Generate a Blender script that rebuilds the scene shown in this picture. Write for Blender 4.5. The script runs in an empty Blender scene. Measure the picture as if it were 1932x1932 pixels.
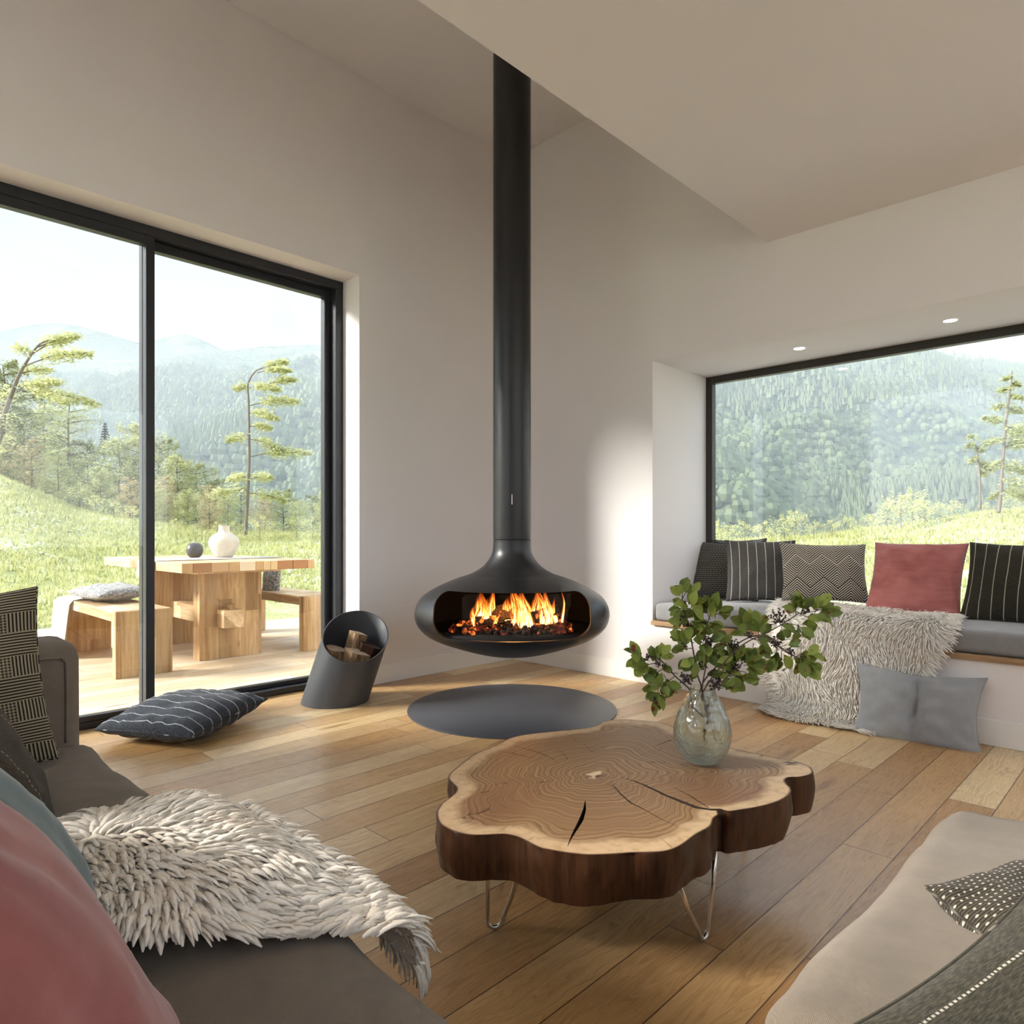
import bpy, bmesh, math, random
from mathutils import Vector, Matrix, noise
PI = math.pi
R = random.Random(7)
sc = bpy.context.scene
COL = sc.collection
V = Vector
# ---------------------------------------------------------------- survey of the room (metres)
CAM = V((-3.872, -3.789, 1.0))
FW = V((0.7148, 0.6994, 0.0)).normalized()
RT = V((0.6994, -0.7148, 0.0)).normalized()
UP = V((0, 0, 1))
FOC = 1300.0
HZ = 1003.0

def W(px, py, Z):
    return CAM + FW*Z + RT*((px-966)/FOC*Z) + UP*(-(py-HZ)/FOC*Z)

def Wz(px, py, z):
    return W(px, py, (1.0-z)*FOC/(py-HZ))

def lerp(a, b, t): return a+(b-a)*t
def clamp(x, a=0., b=1.): return max(a, min(b, x))
def sstep(a, b, x):
    t = clamp((x-a)/(b-a)); return t*t*(3-2*t)
def interp(tab, x):
    if x <= tab[0][0]: return tab[0][1]
    for (x0, y0), (x1, y1) in zip(tab, tab[1:]):
        if x <= x1: return y0+(y1-y0)*(x-x0)/(x1-x0)
    return tab[-1][1]
def catmull(pts, n=8, closed=False):
    P = [V(p) for p in pts]; out = []
    m = len(P); rng = m if closed else m-1
    for i in range(rng):
        if closed: a, b, c, d = P[(i-1) % m], P[i], P[(i+1) % m], P[(i+2) % m]
        else: a, b, c, d = P[max(i-1, 0)], P[i], P[i+1], P[min(i+2, m-1)]
        for k in range(n):
            t = k/n
            out.append(0.5*((2*b)+(c-a)*t+(2*a-5*b+4*c-d)*t*t+(3*b-3*c+d-a)*t**3))
    if not closed: out.append(P[-1].copy())
    return out

# ---------------------------------------------------------------- objects
def tag(o, label=None, cat=None, group=None, kind=None):
    if label: o['label'] = label
    if cat: o['category'] = cat
    if group: o['group'] = group
    if kind: o['kind'] = kind
    return o

def empty(name, loc, label=None, cat=None, group=None, kind=None):
    o = bpy.data.objects.new(name, None); COL.objects.link(o)
    o.location = loc; o.empty_display_size = 0.1
    tag(o, label, cat, group, kind)
    return o

def origin_of(p):
    v = V((0, 0, 0))
    while p is not None:
        v += p.location; p = p.parent
    return v

class MB:
    """collects shapes in world coordinates and links them as one mesh"""
    def __init__(s): s.v = []; s.f = []; s.uv = []; s.mi = []; s.has_uv = False
    def add(s, vs, fs, uvs=None, mi=0):
        b = len(s.v); s.v += [tuple(p) for p in vs]
        s.f += [tuple(i+b for i in f) for f in fs]
        s.mi += [mi]*len(fs)
        if uvs is not None: s.has_uv = True; s.uv += [tuple(u) for u in uvs]
        else: s.uv += [(0., 0.)]*len(vs)
        return s
    def box(s, lo, hi, mi=0, M=None):
        x0, y0, z0 = lo; x1, y1, z1 = hi
        vs = [V(p) for p in ((x0,y0,z0),(x1,y0,z0),(x1,y1,z0),(x0,y1,z0),(x0,y0,z1),(x1,y0,z1),(x1,y1,z1),(x0,y1,z1))]
        if M is not None: vs = [M @ p for p in vs]
        return s.add(vs, [(0,3,2,1),(4,5,6,7),(0,1,5,4),(1,2,6,5),(2,3,7,6),(3,0,4,7)], mi=mi)
    def rbox(s, lo, hi, r=0.01, seg=2, M=None, mi=0):
        bm = bmesh.new(); bmesh.ops.create_cube(bm, size=1)
        c = [(a+b)/2 for a, b in zip(lo, hi)]; d = [b-a for a, b in zip(lo, hi)]
        for v in bm.verts: v.co = V((c[0]+v.co.x*d[0], c[1]+v.co.y*d[1], c[2]+v.co.z*d[2]))
        bmesh.ops.bevel(bm, geom=bm.edges[:], offset=r, segments=seg, profile=0.5, affect='EDGES')
        s.bm(bm, M, mi); return s
    def bm(s, bm, M=None, mi=0):
        bm.verts.ensure_lookup_table()
        vs = [(M @ v.co if M is not None else v.co.copy()) for v in bm.verts]
        for i, v in enumerate(bm.verts): v.index = i
        s.add(vs, [[v.index for v in f.verts] for f in bm.faces], mi=mi); bm.free(); return s
    def lathe(s, prof, c, n=64, mi=0, cap=False):
        vs = []; m = len(prof)
        for i in range(n):
            a = 2*PI*i/n
            for r, z in prof: vs.append((c[0]+r*math.cos(a), c[1]+r*math.sin(a), c[2]+z))
        fs = [(i*m+j, ((i+1) % n)*m+j, ((i+1) % n)*m+j+1, i*m+j+1) for i in range(n) for j in range(m-1)]
        return s.add(vs, fs, mi=mi)
    def tube(s, pts, rad, n=8, mi=0, caps=True):
        pts = [V(p) for p in pts]; m = len(pts)
        if not hasattr(rad, '__len__'): rad = [rad]*m
        t0 = (pts[1]-pts[0]).normalized()
        ref = V((0, 0, 1)) if abs(t0.z) < .9 else V((1, 0, 0))
        nrm = t0.cross(ref).normalized(); vs = []
        for i in range(m):
            t = (pts[min(i+1, m-1)]-pts[max(i-1, 0)]).normalized()
            nrm = (nrm-t*nrm.dot(t)).normalized(); b = t.cross(nrm)
            for k in range(n):
                a = 2*PI*k/n; vs.append(pts[i]+(nrm*math.cos(a)+b*math.sin(a))*rad[i])
        fs = [(i*n+k, i*n+(k+1) % n, (i+1)*n+(k+1) % n, (i+1)*n+k) for i in range(m-1) for k in range(n)]
        if caps: fs += [tuple(range(n-1, -1, -1)), tuple((m-1)*n+k for k in range(n))]
        uv = [(k/n, i/max(1, m-1)) for i in range(m) for k in range(n)]
        return s.add(vs, fs, uv, mi)
    def build(s, name, mats, parent=None, smooth=True, label=None, cat=None, group=None, kind=None, sharp=None, origin=None, recalc=False):
        if not isinstance(mats, (list, tuple)): mats = [mats]
        og = origin_of(parent) if parent is not None else (V(origin) if origin is not None else V((0, 0, 0)))
        me = bpy.data.meshes.new(name)
        me.from_pydata([(x-og.x, y-og.y, z-og.z) for x, y, z in s.v], [], s.f)
        for m in mats: me.materials.append(m)
        if len(mats) > 1: me.polygons.foreach_set('material_index', s.mi)
        if s.has_uv:
            uvl = me.uv_layers.new(name='UVMap')
            li = [0]*len(me.loops); me.loops.foreach_get('vertex_index', li)
            flat = []
            for i in li: flat += s.uv[i]
            uvl.data.foreach_set('uv', flat)
        if smooth: me.polygons.foreach_set('use_smooth', [True]*len(me.polygons))
        me.validate(); me.update()
        if recalc:
            bm = bmesh.new(); bm.from_mesh(me); bmesh.ops.recalc_face_normals(bm, faces=bm.faces[:]); bm.to_mesh(me); bm.free()
        if sharp is not None:
            me.set_sharp_from_angle(angle=math.radians(sharp))
        o = bpy.data.objects.new(name, me); COL.objects.link(o)
        if parent is not None: o.parent = parent
        else: o.location = og
        tag(o, label, cat, group, kind)
        return o

# ---------------------------------------------------------------- materials
class NT:
    def __init__(s, name):
        s.mat = bpy.data.materials.new(name); s.mat.use_nodes = True
        s.t = s.mat.node_tree; s.t.nodes.clear()
        s.out = s.t.nodes.new('ShaderNodeOutputMaterial')
        s._tc = None
    def n(s, typ, **k):
        nd = s.t.nodes.new(typ)
        for a, b in k.items(): setattr(nd, a, b)
        return nd
    def put(s, sock, v):
        if v is None: return
        if isinstance(v, bpy.types.NodeSocket): s.t.links.new(v, sock)
        elif isinstance(v, (tuple, list)):
            d = sock.default_value
            try: n_ = len(d)
            except TypeError: n_ = 1
            v = tuple(v)
            if n_ == 4 and len(v) == 3: v = v+(1,)
            sock.default_value = v
        else:
            try: sock.default_value = v
            except Exception: sock.default_value = (v, v, v, 1)
    def tc(s, k='Object'):
        if s._tc is None: s._tc = s.n('ShaderNodeTexCoord')
        return s._tc.outputs[k]
    def m(s, op, a, b=None, c=None, clampit=False):
        nd = s.n('ShaderNodeMath', operation=op); nd.use_clamp = clampit
        s.put(nd.inputs[0], a); s.put(nd.inputs[1], b); s.put(nd.inputs[2], c)
        return nd.outputs[0]
    def vm(s, op, a, b=None, sc=None):
        nd = s.n('ShaderNodeVectorMath', operation=op)
        s.put(nd.inputs[0], a); s.put(nd.inputs[1], b)
        if sc is not None: s.put(nd.inputs['Scale'], sc)
        return nd.outputs[0] if op not in ('LENGTH', 'DOT_PRODUCT', 'DISTANCE') else nd.outputs['Value']
    def sep(s, v):
        nd = s.n('ShaderNodeSeparateXYZ'); s.put(nd.inputs[0], v); return nd.outputs
    def comb(s, x=0., y=0., z=0.):
        nd = s.n('ShaderNodeCombineXYZ'); s.put(nd.inputs[0], x); s.put(nd.inputs[1], y); s.put(nd.inputs[2], z); return nd.outputs[0]
    def map(s, v, scale=(1, 1, 1), rot=(0, 0, 0), loc=(0, 0, 0)):
        nd = s.n('ShaderNodeMapping'); s.put(nd.inputs[0], v)
        nd.inputs['Location'].default_value = loc; nd.inputs['Rotation'].default_value = rot; nd.inputs['Scale'].default_value = scale
        return nd.outputs[0]
    def noise(s, v, scale=5., detail=2., rough=.5, dist=0., out='Fac'):
        nd = s.n('ShaderNodeTexNoise'); s.put(nd.inputs['Vector'], v); s.put(nd.inputs['Scale'], scale)
        nd.inputs['Detail'].default_value = detail; nd.inputs['Roughness'].default_value = rough; nd.inputs['Distortion'].default_value = dist
        return nd.outputs[out]
    def vor(s, v, scale=5., out='Distance', feature='F1', rand=1.):
        nd = s.n('ShaderNodeTexVoronoi', feature=feature); s.put(nd.inputs['Vector'], v); s.put(nd.inputs['Scale'], scale)
        nd.inputs['Randomness'].default_value = rand
        return nd.outputs[out]
    def white(s, v):
        nd = s.n('ShaderNodeTexWhiteNoise', noise_dimensions='3D'); s.put(nd.inputs['Vector'], v); return nd.outputs['Value']
    def ramp(s, f, stops, interp='LINEAR'):
        nd = s.n('ShaderNodeValToRGB'); s.put(nd.inputs[0], f); cr = nd.color_ramp; cr.interpolation = interp
        while len(cr.elements) < len(stops): cr.elements.new(.5)
        for e, (p, c) in zip(cr.elements, stops):
            e.position = p
            e.color = (c if hasattr(c, '__len__') else (c, c, c))[:3]+((1,) if not hasattr(c, '__len__') or len(c) == 3 else (c[3],))
        return nd.outputs[0]
    def mix(s, f, a, b, typ='MIX'):
        nd = s.n('ShaderNodeMix', data_type='RGBA', blend_type=typ)
        s.put(nd.inputs[0], f); s.put(nd.inputs[6], a); s.put(nd.inputs[7], b); return nd.outputs[2]
    def smooth(s, x, a, b, lo=0., hi=1.):
        nd = s.n('ShaderNodeMapRange', interpolation_type='SMOOTHSTEP'); s.put(nd.inputs[0], x)
        s.put(nd.inputs[1], a); s.put(nd.inputs[2], b); s.put(nd.inputs[3], lo); s.put(nd.inputs[4], hi); return nd.outputs[0]
    def bump(s, h, strength=.3, dist=.01, normal=None):
        nd = s.n('ShaderNodeBump'); s.put(nd.inputs['Height'], h); nd.inputs['Strength'].default_value = strength
        nd.inputs['Distance'].default_value = dist; s.put(nd.inputs['Normal'], normal); return nd.outputs[0]
    def bsdf(s, color, rough=.6, normal=None, metal=0., spec=.5, sheen=0., coat=0., trans=0., ior=1.45, emis=None, estr=0., coatr=.1, alpha=None, sheenr=.5):
        nd = s.n('ShaderNodeBsdfPrincipled')
        s.put(nd.inputs['Base Color'], color); s.put(nd.inputs['Roughness'], rough); s.put(nd.inputs['Normal'], normal)
        s.put(nd.inputs['Metallic'], metal); s.put(nd.inputs['Specular IOR Level'], spec); s.put(nd.inputs['Sheen Weight'], sheen)
        nd.inputs['Sheen Roughness'].default_value = sheenr
        s.put(nd.inputs['Coat Weight'], coat); nd.inputs['Coat Roughness'].default_value = coatr
        s.put(nd.inputs['Transmission Weight'], trans); s.put(nd.inputs['IOR'], ior)
        if emis is not None: s.put(nd.inputs['Emission Color'], emis); s.put(nd.inputs['Emission Strength'], estr)
        if alpha is not None: s.put(nd.inputs['Alpha'], alpha)
        return nd.outputs[0]
    def done(s, sh, vol=None):
        s.t.links.new(sh, s.out.inputs[0])
        return s.mat

def srgb(r, g, b):
    f = lambda c: (c/255)/12.92 if c/255 <= .04045 else (((c/255)+.055)/1.055)**2.4
    return (f(r), f(g), f(b))

def plain(name, col, rough=.5, **k):
    n = NT(name); return n.done(n.bsdf(col, rough, **k))
M = {}
HAZE, SKY, SUN, EXPO = 0.0011, 1.0, 5.4, 0.86
# ---------------------------------------------------------------- surfaces
def m_wall():
    n = NT('white_plaster'); c = n.tc()
    b = n.noise(c, 260, 3); b2 = n.noise(c, 3, 2)
    col = n.mix(b2, (.79, .753, .742), (.815, .778, .766))
    return n.done(n.bsdf(col, .9, None, spec=.2))
M['wall'] = m_wall()
M['ceiling'] = (lambda n: n.done(n.bsdf(n.mix(n.noise(n.tc(), 300, 2), (.765, .735, .728), (.80, .77, .762)), .9, None, spec=.2)))(NT('ceiling_plaster'))
M['base'] = plain('painted_baseboard', (.84, .82, .79), .5)

def planks(name, wd, ln, tones, rough, gray=None, gap=.0016, contrast=1., spec=.5, ry=.0):
    n = NT(name); c = n.tc(); x, y, z = n.sep(c)
    r = n.m('FLOOR', n.m('DIVIDE', n.m('ADD', y, 100*wd+ry), wd))
    fy = n.m('FRACT', n.m('DIVIDE', n.m('ADD', y, 100*wd+ry), wd))
    off = n.m('MULTIPLY', n.white(n.comb(r, 3.3, .5)), 37.)
    xs = n.m('DIVIDE', n.m('ADD', x, off), ln)
    cc = n.m('FLOOR', xs); fx = n.m('FRACT', xs)
    idv = n.white(n.comb(r, cc, 1.7)); idw = n.white(n.comb(cc, r, 9.1))
    gx = n.m('MINIMUM', n.m('MULTIPLY', fx, ln), n.m('MULTIPLY', n.m('SUBTRACT', 1., fx), ln))
    gy = n.m('MINIMUM', n.m('MULTIPLY', fy, wd), n.m('MULTIPLY', n.m('SUBTRACT', 1., fy), wd))
    g = n.m('MINIMUM', gx, gy)
    seam = n.smooth(g, gap*.4, gap*1.6)
    shift = n.vm('ADD', n.comb(n.m('MULTIPLY', x, 1.), n.m('MULTIPLY', y, 9.), 0.), n.comb(n.m('MULTIPLY', idv, 71.), n.m('MULTIPLY', idw, 53.), 0.))
    warp = n.noise(shift, 1.1, 3, .6, 1.2)
    grain = n.noise(n.vm('ADD', n.vm('MULTIPLY', shift, (1.3, 5., 1.)), n.comb(0., n.m('MULTIPLY', warp, 9.), 0.)), 2.3, 5, .62)
    fine = n.noise(n.vm('MULTIPLY', shift, (5., 26., 1.)), 3., 3, .6)
    knot = n.smooth(n.vor(n.vm('MULTIPLY', shift, (.9, .55, 1.)), 1.), .02, .14)
    base = n.ramp(idv, [(i/(len(tones)-1), t) for i, t in enumerate(tones)])
    dark = n.mix(1., base, (.62, .54, .46), 'MULTIPLY')
    f = n.m('MULTIPLY', n.smooth(grain, .38, .72), .8*contrast)
    col = n.mix(f, base, dark)
    col = n.mix(n.m('MULTIPLY', n.smooth(fine, .5, .75), .3*contrast), col, dark)
    col = n.mix(n.m('MULTIPLY', n.m('SUBTRACT', 1., knot), .7), col, n.mix(1., base, (.35, .25, .18), 'MULTIPLY'))
    col = n.mix(seam, n.mix(1., col, (.22, .17, .13), 'MULTIPLY'), col)
    h = n.m('ADD', n.m('MULTIPLY', seam, 1.), n.m('MULTIPLY', fine, .16))
    ro = n.m('ADD', rough, n.m('MULTIPLY', n.m('SUBTRACT', fine, .5), .25))
    return n.done(n.bsdf(col, ro, n.bump(h, .35, .0015), spec=spec))
M['floor'] = planks('oak_plank_floor', .15, 1.35, [srgb(198,158,106), srgb(234,208,162), srgb(178,136,88), srgb(208,170,118), srgb(188,146,96), srgb(222,190,142)], .30, spec=.85)
M['deck'] = planks('outdoor_oak_deck', .145, 1.8, [srgb(226,208,182), srgb(214,192,160), srgb(204,180,148), srgb(230,214,190)], .5, contrast=.5)

def m_glass(name, tint=(1, 1, 1), refl=.9, ior=1.5, rough=.0):
    n = NT(name)
    lw = n.n('ShaderNodeLayerWeight'); lw.inputs[0].default_value = .5
    fres = n.m('ADD', .04, n.m('MULTIPLY', n.m('POWER', lw.outputs['Facing'], 5.), .9))
    tr = n.n('ShaderNodeBsdfTransparent'); tr.inputs[0].default_value = tint+(1,)
    gl = n.n('ShaderNodeBsdfGlossy'); gl.inputs['Roughness'].default_value = rough; gl.inputs[0].default_value = (refl, refl, refl, 1)
    mx = n.n('ShaderNodeMixShader'); n.t.links.new(fres, mx.inputs[0])
    n.t.links.new(tr.outputs[0], mx.inputs[1]); n.t.links.new(gl.outputs[0], mx.inputs[2])
    return n.done(mx.outputs[0])
M['pane'] = m_glass('window_glass', (.97, .985, .98))
M['fireglass'] = m_glass('stove_glass', (.93, .92, .9))
M['frame'] = plain('anthracite_metal', (.022, .023, .027), .38, spec=.5)
M['frame_br'] = plain('bronze_window_metal', (.030, .025, .020), .45)
def m_stove():
    n = NT('satin_black_steel'); c = n.tc()
    return n.done(n.bsdf((.012, .0115, .0125), n.m('ADD', .34, n.m('MULTIPLY', n.noise(c, 9, 2), .08)), n.bump(n.noise(c, 500, 2), .05, .001), spec=.55))
M['stove'] = m_stove()
M['soot'] = plain('sooty_lining', (.006, .005, .005), .9)
M['plate'] = plain('steel_floor_plate', (.058, .060, .070), .42, metal=.0, spec=.6)
M['bin'] = plain('grey_powder_coated_steel', (.062, .064, .072), .46, spec=.5)
M['chrome'] = plain('brushed_steel_rod', (.62, .60, .56), .22, metal=1.)

def fabric(name, col, col2=None, scale=900, rough=.95, sheen=.3, bump=.35, mott=.25, slub=0.):
    n = NT(name); c = n.tc()
    x, y, z = n.sep(c)
    w = n.m('MULTIPLY', n.m('SINE', n.m('MULTIPLY', n.m('ADD', x, n.m('MULTIPLY', z, .3)), scale)), n.m('SINE', n.m('MULTIPLY', n.m('ADD', y, z), scale)))
    col2 = col2 or tuple(v*.6 for v in col)
    f = n.m('ADD', n.m('MULTIPLY', w, .3), n.noise(c, 14, 4, .6))
    f = n.smooth(f, .2, .9)
    cc = n.mix(n.m('MULTIPLY', f, 1.), col2, col)
    fine = n.noise(c, scale*.8, 2)
    cc = n.mix(n.m('MULTIPLY', n.smooth(fine, .35, .7), mott), cc, tuple(v*.45 for v in col))
    h = n.m('ADD', w, n.m('MULTIPLY', fine, .8))
    return n.done(n.bsdf(cc, rough, n.bump(h, bump, .0012), sheen=sheen, spec=.15))
M['sofa'] = fabric('taupe_woven_upholstery', (.245, .202, .156), (.180, .147, .113), 2300, sheen=.10)
M['seat_pad'] = fabric('grey_linen_pad', (.30, .295, .30), (.23, .225, .23), 2000)
M['greylinen'] = fabric('light_grey_linen', (.36, .375, .395), (.29, .30, .315), 2000)
def velvet(name, col, dark):
    n = NT(name); c = n.tc()
    f = n.noise(c, 5, 4, .6, .6)
    st = n.noise(n.map(c, (1, 1, 6)), 9, 3)
    cc = n.mix(n.smooth(n.m('ADD', n.m('MULTIPLY', f, .7), n.m('MULTIPLY', st, .3)), .3, .7), dark, col)
    return n.done(n.bsdf(cc, .75, n.bump(n.noise(c, 700, 2), .2, .001), sheen=.4, spec=.15, sheenr=.35))
M['pink'] = velvet('dusty_pink_velvet', (.37, .135, .125), (.255, .078, .074))
M['teal'] = velvet('teal_velvet', (.155, .215, .225), (.055, .095, .108))

def uvxy(n):
    u = n.sep(n.tc('UV')); return u[0], u[1]
def finish(n, col, h=None, bs=.4, sheen=.08, fuzz=.4):
    c = n.tc(); fn = n.noise(c, 800, 3)
    col = n.mix(n.m('MULTIPLY', n.smooth(fn, .4, .7), fuzz), col, n.mix(1., col, (.4, .4, .4), 'MULTIPLY'))
    hh = n.m('ADD', n.m('MULTIPLY', fn, .5), h if h is not None else 0.)
    return n.done(n.bsdf(col, .95, n.bump(hh, bs, .002), sheen=sheen, spec=.1))
def m_pinstripe(name, base, line, count, width=.06, axis=0, wob=.012, dash=0., fuzz=.5):
    n = NT(name); u, v = uvxy(n)
    if axis: u, v = v, u
    uu = n.m('ADD', u, n.m('MULTIPLY', n.m('SUBTRACT', n.noise(n.comb(n.m('MULTIPLY', u, 1.), n.m('MULTIPLY', v, 1.), 0.), 2.5, 1), .5), wob))
    f = n.m('FRACT', n.m('MULTIPLY', uu, float(count)))
    d = n.m('ABSOLUTE', n.m('SUBTRACT', f, .5))
    ln = n.m('SUBTRACT', 1., n.smooth(d, width*.5, width))
    if dash: ln = n.m('MULTIPLY', ln, n.smooth(n.m('SINE', n.m('ADD', n.m('MULTIPLY', v, dash), n.m('MULTIPLY', u, 40.))), -.6, .1))
    tw = n.m('SINE', n.m('MULTIPLY', n.m('ADD', u, v), 900.))
    tw2 = n.noise(n.comb(n.m('MULTIPLY', u, 260.), n.m('MULTIPLY', v, 40.), 0.), 1., 2)
    bcol = n.mix(n.m('ADD', n.m('MULTIPLY', tw, .12), n.smooth(tw2, .3, .75)), tuple(c*.55 for c in base), tuple(c*1.5 for c in base))
    return finish(n, n.mix(ln, bcol, line), n.m('MULTIPLY', ln, 1.), fuzz=fuzz)
M['stripe_char'] = m_pinstripe('charcoal_pinstripe_wool', (.062, .058, .054), (.42, .40, .37), 8, .045, 0)
M['stripe_floor'] = m_pinstripe('blue_grey_pinstripe_wool', (.050, .055, .066), (.42, .43, .45), 9, .05, 1)
M['stripe_dark'] = m_pinstripe('dark_olive_stripe_wool', (.036, .033, .024), (.40, .37, .30), 9, .045, 0)
M['stripe_bold'] = m_pinstripe('olive_chunky_stitched_wool', (.055, .050, .034), (.50, .46, .38), 9, .032, 1, .03, 420.)
M['brown_wool'] = m_pinstripe('brown_stitched_wool', (.062, .049, .034), (.42, .36, .27), 3, .012, 0, .02, 260.)
def m_basket(name):
    n = NT(name); u, v = uvxy(n)
    row = n.m('FLOOR', n.m('MULTIPLY', v, 30.))
    fr = n.m('FRACT', n.m('MULTIPLY', v, 30.))
    uu = n.m('ADD', n.m('MULTIPLY', u, 22.), n.m('ADD', n.m('MULTIPLY', row, .5), n.m('MULTIPLY', n.white(n.comb(row, 1., 1.)), .3)))
    fu = n.m('FRACT', uu)
    d = n.m('MULTIPLY', n.smooth(n.m('ABSOLUTE', n.m('SUBTRACT', fr, .5)), .18, .34, 1., 0.), n.smooth(n.m('ABSOLUTE', n.m('SUBTRACT', fu, .5)), .34, .46, 1., 0.))
    return finish(n, n.mix(d, (.17, .155, .135), (.022, .02, .018)), d, .3)
M['basket'] = m_basket('charcoal_basket_weave')
def m_chevron():
    n = NT('black_cream_chevron_weave'); u, v = uvxy(n)
    a = n.m('MULTIPLY', u, 3.2)
    f0 = n.m('ABSOLUTE', n.m('SUBTRACT', n.m('FRACT', a), .5)); f1 = n.m('ABSOLUTE', n.m('SUBTRACT', n.m('FRACT', n.m('ADD', a, .5)), .5))
    b = n.m('MULTIPLY', v, 2.6)
    row = n.m('FLOOR', n.m('ADD', b, n.m('MULTIPLY', f0, 1.)))
    odd = n.m('MODULO', row, 2.)
    st0 = n.m('GREATER_THAN', n.m('FRACT', n.m('MULTIPLY', n.m('ADD', b, f0), 9.)), .45)
    st1 = n.m('GREATER_THAN', n.m('FRACT', n.m('MULTIPLY', n.m('ADD', b, f1), 9.)), .45)
    f = n.m('ADD', n.m('MULTIPLY', st1, odd), n.m('MULTIPLY', st0, n.m('SUBTRACT', 1., odd)))
    return finish(n, n.mix(f, (.50, .45, .38), (.022, .018, .016)), n.m('MULTIPLY', f, -.6), .35, fuzz=.3)
M['chevron'] = m_chevron()
def m_hound():
    n = NT('black_cream_glen_check'); u, v = uvxy(n)
    sc_ = 60.
    x = n.m('MULTIPLY', u, sc_); y = n.m('MULTIPLY', v, sc_*1.)
    fx = n.m('FRACT', x); fy = n.m('FRACT', y)
    # houndstooth cell
    hx = n.m('LESS_THAN', fx, .5); hy = n.m('LESS_THAN', fy, .5)
    diag = n.m('LESS_THAN', n.m('FRACT', n.m('ADD', n.m('MULTIPLY', n.m('ADD', fx, fy), 2.), .0)), .5)
    same = n.m('MULTIPLY', hx, hy)
    xor = n.m('ABSOLUTE', n.m('SUBTRACT', hx, hy))
    tooth = n.m('ADD', same, n.m('MULTIPLY', xor, diag), clampit=True)
    # lines zone
    lx = n.m('LESS_THAN', fy, .5); ly = n.m('LESS_THAN', fx, .5)
    bx = n.m('LESS_THAN', n.m('FRACT', n.m('MULTIPLY', u, 4.)), .45)
    by = n.m('LESS_THAN', n.m('FRACT', n.m('MULTIPLY', v, 4.)), .45)
    a = n.m('MULTIPLY', tooth, n.m('MULTIPLY', bx, by))
    lines = n.m('ADD', n.m('MULTIPLY', lx, n.m('SUBTRACT', 1., by)), n.m('MULTIPLY', n.m('MULTIPLY', ly, n.m('SUBTRACT', 1., bx)), by))
    f = n.m('ADD', a, lines, clampit=True)
    return finish(n, n.mix(f, (.33, .285, .19), (.026, .018, .014)), f, .3, fuzz=.3)
M['hound'] = m_hound()
def m_dots():
    n = NT('dark_knit_with_pale_dots'); u, v = uvxy(n)
    w = n.m('ADD', n.m('MULTIPLY', v, 38.), n.m('MULTIPLY', n.noise(n.comb(n.m('MULTIPLY', u, 3.), n.m('MULTIPLY', v, 3.), 0.), 2., 2), 1.5))
    row = n.m('FLOOR', w); fr = n.m('FRACT', w)
    fu = n.m('FRACT', n.m('ADD', n.m('MULTIPLY', u, 38.), n.m('MULTIPLY', row, .5)))
    d = n.m('SQRT', n.m('ADD', n.m('POWER', n.m('SUBTRACT', fu, .5), 2.), n.m('POWER', n.m('SUBTRACT', fr, .5), 2.)))
    dot = n.smooth(d, .14, .24, 1., 0.)
    kn = n.m('ABSOLUTE', n.m('SINE', n.m('MULTIPLY', n.m('ADD', v, n.m('MULTIPLY', u, .15)), 260.)))
    base = n.mix(kn, (.012, .010, .007), (.07, .06, .045))
    return finish(n, n.mix(dot, base, (.40, .37, .30)), n.m('ADD', dot, n.m('MULTIPLY', kn, .7)), .6, fuzz=.4)
M['dots'] = m_dots()
def m_crinkle():
    n = NT('grey_crinkled_fur_fabric'); c = n.tc()
    f = n.noise(c, 38, 3, .5, 2.5)
    return n.done(n.bsdf(n.mix(n.smooth(f, .4, .6), (.10, .10, .10), (.42, .41, .40)), .95, n.bump(f, .8, .01), sheen=.3))
M['crinkle'] = m_crinkle()
def m_fleece(name, a, b):
    n = NT(name); f = n.noise(n.tc(), 9, 3); g = n.noise(n.tc(), 160, 2)
    col = n.mix(n.smooth(n.m('ADD', n.m('MULTIPLY', f, .5), n.m('MULTIPLY', g, .5)), .35, .65), a, b)
    d = n.n('ShaderNodeBsdfDiffuse'); n.put(d.inputs[0], col)
    t = n.n('ShaderNodeBsdfTranslucent'); n.put(t.inputs[0], col)
    mx = n.n('ShaderNodeMixShader'); mx.inputs[0].default_value = .15
    n.t.links.new(d.outputs[0], mx.inputs[1]); n.t.links.new(t.outputs[0], mx.inputs[2])
    return n.done(mx.outputs[0])
M['fleece'] = m_fleece('cream_sheepskin_locks', (.88, .78, .65), (.985, .93, .84))
M['fleece2'] = m_fleece('ivory_long_wool', (.93, .87, .79), (.985, .95, .90))
M['hide'] = plain('sheepskin_hide', (.80, .72, .62), .9)

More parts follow.
